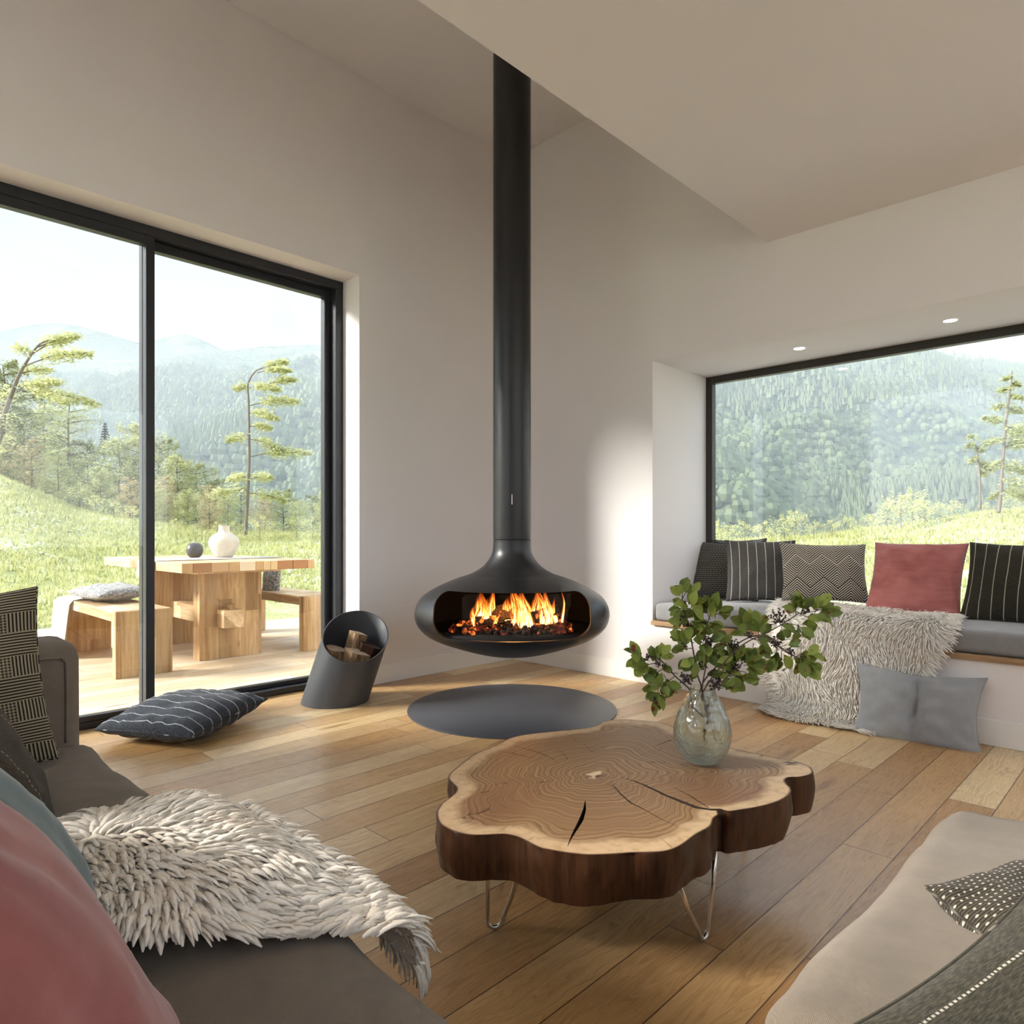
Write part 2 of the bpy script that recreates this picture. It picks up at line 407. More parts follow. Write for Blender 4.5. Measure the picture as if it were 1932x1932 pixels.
def wood(name, a, b, dark=.5, scale=1., axis='Z', rough=.6, plank=0., variation=None, ledge=0.):
    n = NT(name); c = n.tc(); x, y, z = n.sep(c)
    sc3 = {'X': (1, 9, 9), 'Y': (9, 1, 9), 'Z': (9, 9, 1)}[axis]
    v = n.vm('MULTIPLY', c, tuple(q*scale for q in sc3))
    idv = None
    if plank:
        pa = {'X': (y, z, x), 'Y': (x, z, y), 'Z': (x, y, z)}[axis]
        r1 = n.m('FLOOR', n.m('DIVIDE', n.m('ADD', pa[0], n.m('MULTIPLY', pa[1], .97)), plank))
        r2 = n.m('FLOOR', n.m('DIVIDE', n.m('ADD', pa[2], n.m('MULTIPLY', n.white(n.comb(r1, 2., 3.)), 5.)), .55))
        idv = n.white(n.comb(r1, r2, 4.))
        v = n.vm('ADD', v, n.comb(n.m('MULTIPLY', idv, 31.), n.m('MULTIPLY', idv, 77.), 0.))
    wv = n.noise(v, 1.2, 4, .6, 1.)
    fi = n.noise(n.vm('MULTIPLY', v, tuple(4. if q > 1 else 1.5 for q in sc3)), 2., 4, .65)
    f = n.m('ADD', n.m('MULTIPLY', wv, .6), n.m('MULTIPLY', fi, .4))
    col = n.mix(n.smooth(f, .35, .68), a, b)
    if idv is not None:
        col = n.mix(1., col, n.ramp(idv, variation or [(0, (.62, .55, .48)), (.4, (.95, .9, .85)), (1, (1.15, 1.12, 1.08))]), 'MULTIPLY')
    kn = n.smooth(n.vor(n.vm('MULTIPLY', c, tuple(2.2 if q > 1 else .9 for q in sc3)), 2.3), .03, .1)
    col = n.mix(n.m('MULTIPLY', n.m('SUBTRACT', 1., kn), .6), col, tuple(q*.35 for q in b))
    return n.done(n.bsdf(col, rough, n.bump(fi, .3, .003), spec=.3))
M['reclaim_z'] = wood('reclaimed_pine_upright', srgb(206,180,140), srgb(160,126,86), plank=.11, axis='Z')
M['reclaim_y'] = wood('reclaimed_pine_lengthwise', srgb(222,202,168), srgb(184,152,114), plank=.12, axis='Y')
M['ledge'] = wood('oak_bench_board', srgb(176,146,112), srgb(132,102,74), axis='Y')
M['bark'] = wood('dark_oiled_bark', srgb(74,46,28), srgb(38,22,13), axis='Z', scale=1.6, rough=.42)
M['log'] = wood('split_firewood', srgb(176,146,112), srgb(104,78,54), axis='Z', scale=2., rough=.85)
M['logend'] = (lambda n: n.done(n.bsdf(n.mix(n.noise(n.tc(), 60, 4, .7), (.62, .50, .37), (.20, .13, .08)), .9, n.bump(n.noise(n.tc(), 120, 2), .6, .006))))(NT('sawn_log_end'))

def m_slab():
    n = NT('walnut_slice_rings'); c = n.tc(); u, v = uvxy(n)
    p = n.vm('MULTIPLY', c, (1, 1, 0))
    wob = n.noise(p, 3.2, 3, .55, .4)
    wob2 = n.noise(p, 9., 3, .5)
    s = n.m('ADD', u, n.m('ADD', n.m('MULTIPLY', n.m('SUBTRACT', wob, .5), .34), n.m('MULTIPLY', n.m('SUBTRACT', wob2, .5), .05)))
    ring = n.m('SINE', n.m('MULTIPLY', s, 150.))
    ring2 = n.noise(n.comb(n.m('MULTIPLY', s, 55.), n.m('MULTIPLY', v, .0), 0.), 1., 3, .7)
    heart = n.mix(n.smooth(ring2, .32, .68), srgb(116,84,54), srgb(176,142,102))
    heart = n.mix(n.m('MULTIPLY', n.smooth(ring, .1, 1.), .45), heart, srgb(92,58,38))
    big = n.noise(p, 2.1, 2, .5, .8)
    heart = n.mix(n.m('MULTIPLY', n.smooth(big, .45, .72), .55), heart, srgb(118,76,50))
    sap = n.mix(n.smooth(n.noise(p, 40, 3), .4, .8), srgb(206,176,138), srgb(178,146,108))
    e = n.m('ADD', u, n.m('MULTIPLY', n.m('SUBTRACT', wob2, .5), .16))
    col = n.mix(n.smooth(e, .84, .93), heart, sap)
    pith = n.smooth(n.m('ADD', u, n.m('MULTIPLY', n.m('SUBTRACT', wob2, .5), .12)), .03, .075, 1., 0.)
    col = n.mix(pith, col, n.mix(n.smooth(n.noise(p, 30, 2), .45, .6), srgb(226,202,166), srgb(84,50,30)))
    spots = n.m('MULTIPLY', n.smooth(n.noise(p, 7, 3), .66, .74), n.smooth(u, .5, .8))
    col = n.mix(n.m('MULTIPLY', spots, .5), col, srgb(96,78,70))
    # radial drying checks
    ang = n.m('MULTIPLY', v, 2*PI)
    ck = n.noise(n.comb(n.m('MULTIPLY', v, 46.), n.m('MULTIPLY', u, 2.6), 0.), 1., 1)
    chk = n.m('MULTIPLY', n.smooth(n.m('ABSOLUTE', n.m('SUBTRACT', ck, .5)), .0, .012, 1., 0.), n.smooth(n.noise(p, 5.5, 2), .52, .6))
    col = n.mix(n.m('MULTIPLY', chk, .8), col, srgb(58,34,20))
    dk = n.smooth(u, .985, .998)
    col = n.mix(dk, col, srgb(86,54,34))
    h = n.m('SUBTRACT', n.m('MULTIPLY', ring, .3), n.m('MULTIPLY', chk, 2.))
    return n.done(n.bsdf(col, n.m('ADD', .36, n.m('MULTIPLY', ring2, .2)), n.bump(h, .25, .0012), spec=.45))
M['slab'] = m_slab()
M['crackdark'] = plain('crack_inside', (.035, .018, .01), .9)

def m_vase():
    n = NT('thick_bubbled_recycled_glass'); c = n.tc()
    h = n.m('ADD', n.m('MULTIPLY', n.noise(c, 30, 3), 1.), n.m('MULTIPLY', n.vor(c, 70), .35))
    g = n.n('ShaderNodeBsdfGlass'); g.inputs['Color'].default_value = (.93, .96, .95, 1); g.inputs['Roughness'].default_value = .0; g.inputs['IOR'].default_value = 1.35
    nb = n.bump(h, .6, .008); n.t.links.new(nb, g.inputs['Normal'])
    tr = n.n('ShaderNodeBsdfTransparent'); tr.inputs[0].default_value = (.88, .92, .90, 1)
    gl = n.n('ShaderNodeBsdfGlossy'); gl.inputs['Roughness'].default_value = .04; n.t.links.new(nb, gl.inputs['Normal'])
    lw = n.n('ShaderNodeLayerWeight'); lw.inputs[0].default_value = .5; n.t.links.new(nb, lw.inputs['Normal'])
    fres = n.m('ADD', .06, n.m('MULTIPLY', n.m('POWER', lw.outputs['Facing'], 3.5), .9))
    m1 = n.n('ShaderNodeMixShader'); n.t.links.new(fres, m1.inputs[0]); n.t.links.new(tr.outputs[0], m1.inputs[1]); n.t.links.new(gl.outputs[0], m1.inputs[2])
    m2 = n.n('ShaderNodeMixShader'); m2.inputs[0].default_value = .45
    n.t.links.new(m1.outputs[0], m2.inputs[1]); n.t.links.new(g.outputs[0], m2.inputs[2])
    return n.done(m2.outputs[0])
M['vase'] = m_vase()

def leafmat(name, a, b, spot=None, tr=.35, nscale=3.):
    n = NT(name); c = n.tc()
    g = n.n('ShaderNodeNewGeometry')
    rnd = g.outputs['Random Per Island']
    col = n.mix(n.m('ADD', n.m('MULTIPLY', rnd, .7), n.m('MULTIPLY', n.noise(c, nscale, 2), .3)), a, b)
    if spot is not None:
        col = n.mix(n.m('MULTIPLY', n.smooth(n.noise(c, 42, 2), .63, .70), .9), col, spot)
    d = n.n('ShaderNodeBsdfPrincipled'); n.put(d.inputs['Base Color'], col); d.inputs['Roughness'].default_value = .5
    d.inputs['Specular IOR Level'].default_value = .3
    t = n.n('ShaderNodeBsdfTranslucent'); n.put(t.inputs[0], col)
    mx = n.n('ShaderNodeMixShader'); mx.inputs[0].default_value = tr
    n.t.links.new(d.outputs[0], mx.inputs[1]); n.t.links.new(t.outputs[0], mx.inputs[2])
    return n.done(mx.outputs[0])
M['leaf'] = leafmat('eucalyptus_green_leaf', (.05, .09, .02), (.34, .40, .08), (.16, .02, .015), .32)
M['twig'] = plain('brown_twig', (.055, .03, .02), .7)
M['berry'] = plain('dark_berry', (.03, .018, .022), .35)
M['tl_beech'] = leafmat('beech_foliage', (.50, .52, .26), (.78, .76, .46), None, .4, .5)
M['tl_dark'] = leafmat('dense_forest_foliage', (.30, .33, .17), (.52, .53, .30), None, .35, .5)
M['tl_mid'] = leafmat('mid_green_foliage', (.40, .43, .22), (.64, .64, .37), None, .4, .5)
M['tl_brown'] = leafmat('tawny_foliage', (.48, .41, .24), (.68, .60, .38), None, .4, .5)
M['tl_shrub'] = leafmat('pale_shrub_foliage', (.58, .57, .26), (.88, .84, .50), None, .4, 1.)
M['grass'] = leafmat('meadow_grass', (.40, .42, .17), (.62, .60, .32), None, .4, .8)
M['treebark'] = plain('tree_bark', (.17, .14, .115), .9)
M['spruce'] = leafmat('spruce_needles', (.06, .09, .05), (.13, .17, .09), None, .2)
def m_meadow():
    n = NT('meadow_ground'); c = n.tc()
    f = n.noise(c, 1.3, 5, .65); g = n.noise(c, 9, 4, .7)
    col = n.mix(n.smooth(f, .35, .65), (.36, .39, .17), (.56, .54, .29))
    col = n.mix(n.m('MULTIPLY', n.smooth(g, .45, .7), .6), col, (.28, .32, .13))
    w = n.m('MULTIPLY', n.smooth(n.noise(n.map(c, (1, 1, 1), loc=(4, 9, 0)), .35, 3, .6), .55, .64), n.smooth(n.noise(c, 14, 3, .7), .48, .56))
    col = n.mix(w, col, (.78, .83, .74))
    return n.done(n.bsdf(col, .95, n.bump(g, .8, .08), spec=.1))
M['meadow'] = m_meadow()
M['gravel'] = (lambda n: n.done(n.bsdf(n.mix(n.noise(n.tc(), 8, 4, .8), (.50, .46, .40), (.72, .68, .60)), .95, n.bump(n.noise(n.tc(), 40, 3), .5, .02))))(NT('pale_gravel'))
def m_forest(name, a, b, clear, s=1.):
    n = NT(name); c = n.tc()
    vd = n.vor(c, .16*s); big = n.noise(c, .012*s, 5, .6, .5); fine = n.noise(c, .35*s, 3, .7)
    col = n.mix(n.smooth(vd, .1, .7), b, a)
    col = n.mix(n.m('MULTIPLY', n.smooth(big, .46, .6), .75), col, clear)
    col = n.mix(n.smooth(fine, .35, .7), col, n.mix(1., col, (.45, .5, .5), 'MULTIPLY'))
    return n.done(n.bsdf(col, .95, n.bump(n.m('SUBTRACT', fine, vd), .9, 5.), spec=.05))
M['forest'] = m_forest('conifer_mountainside', (.07, .11, .06), (.15, .20, .10), (.30, .33, .17))
M['forest2'] = m_forest('distant_mountainside', (.06, .09, .045), (.12, .16, .07), (.24, .26, .13), .6)
M['hilltree'] = leafmat('hillside_tree_foliage', (.045, .075, .035), (.15, .20, .085), None, .1, .02)
# ---------------------------------------------------------------- the room
DX0, DX1, DZ = -3.76, -1.399, 2.645           # sliding door opening in the left wall (plane y=0)
WY0, WY1, WZ0, WZ1 = -4.55, -1.289, .39, 2.12  # window seat opening in the right wall (plane x=0)
RX, RY = -5.7, -6.0                           # far sides of the room, behind the camera
HC, LC, DROP = 3.93, 2.668, -2.065            # high ceiling, low ceiling, the line where it drops
def struct(b, name, mat, **k):
    return b.build(name, mat, smooth=False, kind='structure', **k)
struct(MB().box((RX-.3, RY-.3, -.12), (.0, .0, 0)).box((DX0, .0, -.12), (DX1, .34, -.004)), 'floor', M['floor'])
struct(MB().box((RX-.3, 0, -.12), (DX0, .34, HC+.2)).box((DX1, 0, -.12), (.76, .34, HC+.2)).box((DX0, 0, DZ), (DX1, .34, HC+.2)), 'wall_left', M['wall'])
struct(MB().box((0, WY1, -.12), (.76, 0, HC+.2)).box((0, WY0, -.12), (.76, WY1, WZ0)).box((0, WY0, WZ1), (.76, WY1, HC+.2)).box((0, RY-.3, -.12), (.76, WY0, HC+.2)), 'wall_right', M['wall'])
bx0, bx1, bz = RX+.1, -.2, 2.66  # unseen opening behind the camera, added to let more sky light in
struct(MB().box((RX-.3, RY-.3, -.12), (bx0, RY, HC+.2)).box((bx1, RY-.3, -.12), (0, RY, HC+.2)).box((bx0, RY-.3, bz), (bx1, RY, HC+.2)).box((bx0, RY-.3, -.12), (bx1, RY, .8)), 'wall_back', M['wall'])
struct(MB().box((RX-.3, RY, -.12), (RX, -3.6, HC+.2)).box((RX-.3, -.35, -.12), (RX, 0, HC+.2)).box((RX-.3, -3.6, -.12), (RX, -.35, .9)).box((RX-.3, -3.6, 3.0), (RX, -.35, HC+.2)), 'wall_side', M['wall'])  # the opening in this unseen wall is added as extra sky fill
struct(MB().box((RX, RY, LC), (0, DROP, HC+.2)).box((RX, DROP, HC), (0, 0, HC+.2)), 'ceiling', M['ceiling'])
# baseboards (thin, flush-painted)
struct(MB().rbox((DX1+.001, -.012, 0), (-.012, -.0005, .125), .003, 1), 'baseboard_left', M['base'])
struct(MB().rbox((-.012, WY1-3.2, 0), (-.0005, -.013, .125), .003, 1), 'baseboard_right', M['base'])
# sliding door
FY0, FY1 = .19, .31
d = empty('door_1', ((DX0+DX1)/2, FY0, 0), kind='structure')
fw = .055
MB().rbox((DX0, FY0, DZ-fw), (DX1, FY1, DZ), .003, 1).rbox((DX0, FY0, 0), (DX0+fw, FY1, DZ-fw), .003, 1).rbox((DX1-fw, FY0, 0), (DX1, FY1, DZ-fw), .003, 1).rbox((DX0, FY0, 0), (DX1, FY1, .035), .003, 1).build('door_frame', M['frame'], d, smooth=False)
def sash(x0, x1, y0, y1, st, name):
    z0, z1 = .035, DZ-fw+.0
    MB().rbox((x0, y0, z0), (x0+st, y1, z1), .003, 1).rbox((x1-st, y0, z0), (x1, y1, z1), .003, 1).rbox((x0+st, y0, z1-.05), (x1-st, y1, z1), .003, 1).rbox((x0+st, y0, z0), (x1-st, y1, z0+.028), .003, 1).build(name, M['frame'], d, smooth=False)
    MB().box((x0+st, (y0+y1)/2-.003, z0+.028), (x1-st, (y0+y1)/2+.003, z1-.05)).build('glass_pane', M['pane'], d, smooth=False)
MX = -2.583
sash(DX0+fw, MX+.022, FY0+.002, FY0+.055, .044, 'sliding_sash')
sash(MX-.022, DX1-fw, FY0+.065, FY1-.003, .044, 'fixed_sash')
# picture window of the window seat
w = empty('window_1', (.70, (WY0+WY1)/2, WZ0), kind='structure')
MB().rbox((.70, WY1-.05, WZ0), (.755, WY1, WZ1), .003, 1).rbox((.70, WY0, WZ0), (.755, WY0+.05, WZ1), .003, 1).rbox((.70, WY0+.05, WZ1-.05), (.755, WY1-.05, WZ1), .003, 1).rbox((.70, WY0+.05, WZ0), (.755, WY1-.05, WZ0+.05), .003, 1).build('window_frame', M['frame_br'], w, smooth=False)
MB().box((.73, WY0+.05, WZ0+.05), (.736, WY1-.05, WZ1-.05)).build('glass_pane', M['pane'], w, smooth=False)
# recessed downlights in the soffit of the window seat
lampm = (lambda n: n.done(n.bsdf((1, 1, 1), .5, emis=(1, .93, .78), estr=9.)))(NT('lit_lamp_disc'))
for i, y in enumerate((-2.10, -2.895, -3.69)):
    lab = ['small round recessed downlight in the window seat soffit, nearer the corner fireplace', 'small round recessed downlight in the window seat soffit, above the pink cushion', 'round recessed downlight in the soffit above the near end of the window seat'][i]
    t = empty('recessed_downlight', (.365, y, WZ1), lab, 'ceiling light', 'downlights over the window seat')
    MB().lathe([(.030, -.001), (.038, -.004), (.042, -.0005)], (.365, y, WZ1), 32).build('trim_ring', M['base'], t)
    MB().lathe([(.0001, -.002), (.031, -.002)], (.365, y, WZ1), 32).build('lamp_disc', lampm, t)
    l = bpy.data.lights.new('downlight_beam', 'SPOT'); l.energy = 5; l.color = (1, .86, .66); l.spot_size = 2.2; l.spot_blend = .8; l.shadow_soft_size = .03
    lo = bpy.data.objects.new('downlight_beam', l); COL.objects.link(lo); lo.parent = t; lo.location = (0, 0, -.015)

# bench board + pad of the window seat
tag(MB().rbox((-.028, WY0+.001, .392), (.70, WY1-.001, .42), .003, 1).build('bench_board', M['ledge'], smooth=False), 'long oak board forming the ledge of the window seat', 'bench')
def soft_slab(name, lo, hi, r, mat, parent=None, seed=0, amp=.006, piping=True, res=.035, crown=.02, **k):
    """upholstered slab: rounded box with a slightly crowned and rumpled skin"""
    bm = bmesh.new(); bmesh.ops.create_cube(bm, size=1)
    c = V([(a+b)/2 for a, b in zip(lo, hi)]); dd = V([b-a for a, b in zip(lo, hi)])
    for v in bm.verts: v.co = V((v.co.x*dd.x, v.co.y*dd.y, v.co.z*dd.z))
    bmesh.ops.bevel(bm, geom=bm.edges[:], offset=r, segments=4, profile=.5, affect='EDGES')
    for ax in range(2):
        n_ = max(2, int(dd[ax]/res))
        for i in range(1, n_):
            p = V((0, 0, 0)); p[ax] = -dd[ax]/2+dd[ax]*i/n_
            if abs(abs(p[ax])-dd[ax]/2) < r: continue
            no = V((0, 0, 0)); no[ax] = 1
            bmesh.ops.bisect_plane(bm, geom=bm.verts[:]+bm.edges[:]+bm.faces[:], plane_co=p, plane_no=no)
    for v in bm.verts:
        q = v.co+c
        u, w_ = v.co.x/dd.x*2, v.co.y/dd.y*2
        nz = noise.noise(q*3+V((seed, 0, 0)))*amp+noise.noise(q*9+V((seed, 7, 0)))*amp*.35
        cr = crown*(1-u*u)*(1-w_*w_)
        if v.co.z > 0: v.co.z += cr+nz*1.2
        ed = max(abs(u), abs(w_))
        if ed > .9:
            v.co.x += nz*1.4*(1 if u > 0 else -1); v.co.y += nz*1.4*(1 if w_ > 0 else -1)
    b = MB(); b.bm(bm, Matrix.Translation(c))
    return b.build(name, mat, parent, **k)
pad = empty('seat_pad', (.33, -2.9, .42), 'long grey linen seat pad on the window seat board', 'seat cushion')
soft_slab('pad', (-.012, WY0+.02, .421), (.69, WY1-.022, .532), .028, M['seat_pad'], pad, 3, .003, crown=.012)

# ---------------------------------------------------------------- suspended fireplace
FP = V((-1.084, -1.061, 0))
BZ = 0.0
prof = [(.0005,.295),(.132,.308),(.23,.331),(.327,.361),(.426,.397),(.484,.4285),(.527,.472),(.546,.524),(.541,.5785),(.51,.631),(.4515,.673),(.373,.712),(.295,.742),(.236,.761),(.177,.794),(.138,.833),(.1125,.878),(.1070,.925),(.1065,.952)]
pp = [(p.x, p.y) for p in catmull([(a, b, 0) for a, b in prof], 4)]
inner = [(max(.0005, a-.022*min(1, a/.1)), b+(.022 if b < .52 else -.022)) for a, b in pp if b < .70]
inner = [(a, min(b, .69)) for a, b in inner]+[(.20, .70), (.0005, .70)]
f = empty('suspended_fireplace', (FP.x, FP.y, .295), 'black bowl shaped fireplace hanging from a tall flue in the corner', 'fireplace')
bo = MB(); n_ = 160
bo.lathe(pp+[(.09, .952), (.09, .90), (.0005, .90)], FP, n_)
bowl = bo.build('firebox_shell', [M['stove'], M['soot']], f, recalc=True)
bi = MB(); bi.lathe(inner, FP, n_)
# hollow the shell, then cut the mouth
def rrect(hw, z0, z1, r, n=8):
    pts = []
    for cx, cz, a0 in ((hw-r, z1-r, 0), (-hw+r, z1-r, PI/2), (-hw+r, z0+r, PI), (hw-r, z0+r, 1.5*PI)):
        for i in range(n+1):
            a = a0+PI/2*i/n; pts.append((cx+r*math.cos(a), cz+r*math.sin(a)))
    return pts
def prism(b, pts2, o, ax, dp, L0, L1, mi=0):
    m = len(pts2)
    vs = [o+ax*x+UP*z+dp*L for L in (L0, L1) for x, z in pts2]
    fs = [tuple(range(m)), tuple(range(2*m-1, m-1, -1))]+[(i, m+i, m+(i+1) % m, (i+1) % m) for i in range(m)]
    b.add(vs, fs, mi=mi); return b
tofire = V((FP.x-CAM.x, FP.y-CAM.y, 0)).normalized(); tr_ = V((tofire.y, -tofire.x, 0))
mouth = rrect(.405, .456, .688, .085)
cut1 = bi.build('cut_hollow', M['soot'], recalc=True)
cut2 = prism(MB(), mouth, V((FP.x, FP.y, 0)), tr_, tofire, -.80, -.02).build('cut_mouth', M['stove'], smooth=False, recalc=True)
def boolean(o, cutters):
    for c in cutters:
        for solver in ('EXACT', 'FAST'):
            md = o.modifiers.new('cut', 'BOOLEAN'); md.operation = 'DIFFERENCE'; md.object = c; md.solver = solver
            if solver == 'EXACT': md.material_mode = 'TRANSFER'
            dg = bpy.context.evaluated_depsgraph_get(); dg.update()
            me = bpy.data.meshes.new_from_object(o.evaluated_get(dg), preserve_all_data_layers=True, depsgraph=dg)
            o.modifiers.clear()
            if len(me.vertices) > 8: o.data = me; break
        bpy.data.objects.remove(c)
boolean(bowl, [cut1, cut2])
bowl.data.polygons.foreach_set('use_smooth', [True]*len(bowl.data.polygons))
bowl.data.set_sharp_from_angle(angle=math.radians(38))
MB().lathe([(.1062, .957), (.1065, .960), (.1065, 3.93)], FP, 96).lathe([(.02, .956), (.1062, .957)], FP, 96).build('flue_pipe', M['stove'], f, sharp=40)
MB().lathe([(.103, .950), (.103, .960)], FP, 64).build('flue_joint', M['soot'], f)
a_ = V((FP.x, FP.y, 0))-tofire*.1075
prism(MB(), [(-.0022, 1.150), (.0022, 1.150), (.0022, 1.205), (-.0022, 1.205)], a_, tr_, tofire, -.002, .006).build('damper_mark', plain('pale_enamel', (.7, .68, .62), .4), f, smooth=False, label='thin pale vertical mark on the flue')
# fire bed inside
MB().lathe([(.0005, .463), (.47, .463), (.475, .445), (.0005, .445)], FP, 64).build('fire_tray', M['soot'], f)
# curved sliding glass
g = MB(); vs = []; m = 28
base_a = math.atan2(-tofire.y, -tofire.x)
rg = .452
for i in range(m+1):
    s = i/m
    ang = base_a+lerp(-.60, .74, s)
    zz0, zz1 = .470, .682
    e = min(s, 1-s)*m
    if i == 0: zz0, zz1 = .492, .660
    if i == 1: zz0, zz1 = .474, .678
    vs += [(FP.x+rg*math.cos(ang), FP.y+rg*math.sin(ang), zz0), (FP.x+rg*math.cos(ang), FP.y+rg*math.sin(ang), zz1)]
g.add(vs, [(2*i, 2*i+2, 2*i+3, 2*i+1) for i in range(m)])
gp = g.build('glass_screen', M['fireglass'], f)
# hearth plate
tag(MB().lathe([(.0005, .0085), (.582, .0085), (.587, .006), (.587, .0005), (.0005, .0005)], FP, 128).build('hearth_plate', M['plate'], sharp=50, origin=(FP.x, FP.y, 0)), 'round dark grey steel hearth plate on the floor under the fireplace', 'hearth plate')
# fire: logs, embers, flames
def fr(x, y, z): return V((FP.x, FP.y, 0))+tr_*x+tofire*y+UP*z
char = (lambda n: n.done(n.bsdf(n.mix(n.noise(n.tc(), 30, 3), (.012, .01, .009), (.10, .06, .04)), .95, n.bump(n.vor(n.tc(), 60), .8, .01), emis=n.mix(n.smooth(n.noise(n.tc(), 16, 3), .60, .72), (0, 0, 0), (1, .16, .02)), estr=2.5)))(NT('charred_glowing_wood'))
def rough_log(b, p0, p1, r, seed, sides=9, split=False):
    rr = random.Random(seed); p0 = V(p0); p1 = V(p1); d_ = (p1-p0); L = d_.length; d_.normalize()
    a = d_.orthogonal().normalized(); c = d_.cross(a)
    k = 7; vs = []; prof_ = [r*rr.uniform(.85, 1.12) for _ in range(sides)]
    if split:
        prof_ = [r*(1.05 if math.cos(2*PI*j/sides) > -.2 else .35)*rr.uniform(.9, 1.1) for j in range(sides)]
    for i in range(k):
        for j in range(sides):
            an = 2*PI*j/sides; q = prof_[j]*rr.uniform(.94, 1.06)
            vs.append(p0+d_*(L*i/(k-1))+(a*math.cos(an)+c*math.sin(an))*q)
    fs = [(i*sides+j, i*sides+(j+1) % sides, (i+1)*sides+(j+1) % sides, (i+1)*sides+j) for i in range(k-1) for j in range(sides)]
    b.add(vs, fs, mi=0)
    b.add([vs[j] for j in range(sides)], [tuple(range(sides-1, -1, -1))], mi=1)
    b.add([vs[(k-1)*sides+j] for j in range(sides)], [tuple(range(sides))], mi=1)
    return b
for i, (p, q, r, lab) in enumerate([((-.13, .05, .515), (.10, .12, .535), .055, 'charred burning log lying at the back of the fire'), ((.10, -.05, .51), (.25, .05, .545), .048, 'charred burning log with a square end, right of the fire'), ((-.20, -.08, .50), (-.05, -.02, .505), .032, 'small charred log at the left front of the fire')]):
    bb = rough_log(MB(), fr(*p), fr(*q), r, 20+i, 7 if i != 1 else 5)
    tag(bb.build('burning_log', [char, char], smooth=False, origin=fr(*p)), lab, 'log', 'logs burning in the fireplace')
eb = MB(); rr = random.Random(5)
for i in range(420):
    x = rr.uniform(-.33, .33); y = rr.uniform(-.33, .18)
    if x*x+y*y > .40**2: continue
    s = rr.uniform(.006, .017); z = .463+s*.6+.03*math.exp(-((x-.02)**2+(y+.08)**2)/.02)*rr.random()
    bm = bmesh.new(); bmesh.ops.create_icosphere(bm, subdivisions=1, radius=s)
    for v in bm.verts: v.co *= rr.uniform(.7, 1.3)
    eb.bm(bm, Matrix.Translation(fr(x, y, z)))
ember = (lambda n: n.done(n.bsdf((.02, .012, .01), .95, emis=n.mix(n.smooth(n.noise(n.tc(), 26, 4), .50, .68), (.05, .003, .001), (1, .20, .03)), estr=n.m('MULTIPLY', n.smooth(n.noise(n.tc(), 9, 2), .45, .68), 1.6))))(NT('glowing_embers'))
tag(eb.build('embers', ember, smooth=False, origin=fr(0, 0, .463)), 'glowing red embers heaped on the fireplace tray', 'embers', kind='stuff')
def m_flame():
    n = NT('flame'); u, v = uvxy(n); c = n.tc()
    str_ = n.noise(n.comb(n.m('MULTIPLY', u, 7.), n.m('MULTIPLY', v, 1.7), n.m('MULTIPLY', n.sep(c)[0], 9.)), 1.6, 3, .6, .8)
    edge = n.m('SUBTRACT', 1., n.m('ABSOLUTE', n.m('SUBTRACT', n.m('MULTIPLY', u, 2.), 1.)))
    dens = n.m('MULTIPLY', n.smooth(edge, .0, .55), n.smooth(v, .0, .10))
    dens = n.m('MULTIPLY', dens, n.smooth(v, .55, 1., 1., .0))
    dens = n.m('MULTIPLY', dens, n.smooth(str_, .34, .62, .12, 1.))
    hot = n.m('MULTIPLY', dens, n.m('SUBTRACT', 1.15, n.m('MULTIPLY', v, .8)))
    col = n.ramp(hot, [(0, (1, .12, .008)), (.35, (1, .27, .03)), (.7, (1, .50, .12)), (1, (1, .78, .38))])
    em = n.n('ShaderNodeEmission'); n.put(em.inputs[0], col); n.put(em.inputs[1], n.m('ADD', 1.1, n.m('MULTIPLY', hot, 2.6)))
    tr = n.n('ShaderNodeBsdfTransparent')
    mx = n.n('ShaderNodeMixShader'); n.put(mx.inputs[0], n.m('MULTIPLY', dens, .95, clampit=True)); n.t.links.new(tr.outputs[0], mx.inputs[1]); n.t.links.new(em.outputs[0], mx.inputs[2])
    return n.done(mx.outputs[0])
fl = MB(); rr = random.Random(12)
def flame(x, y, h, w, lean, twist, ph):
    K = 16; J = 10
    vs = []; uv = []
    for i in range(K+1):
        t = i/K
        cx = x+lean*t*t+math.sin(t*5+ph)*.016*t; cy = y+math.cos(t*4+ph)*.012*t
        ww = w*(math.sin(PI*min(1, t*.85+.14))**.8)*(1-t*.55)
        for j in range(J+1):
            s = j/J*2-1
            a = twist*t+ph*.2
            bow = .35*(1-s*s)*ww
            px_ = s*ww; py_ = -bow
            vs.append(fr(cx+px_*math.cos(a)-py_*math.sin(a), cy+px_*math.sin(a)+py_*math.cos(a), .468+t*h)); uv.append((j/J, t))
    fl.add(vs, [(i*(J+1)+j, i*(J+1)+j+1, (i+1)*(J+1)+j+1, (i+1)*(J+1)+j) for i in range(K) for j in range(J)], uv)
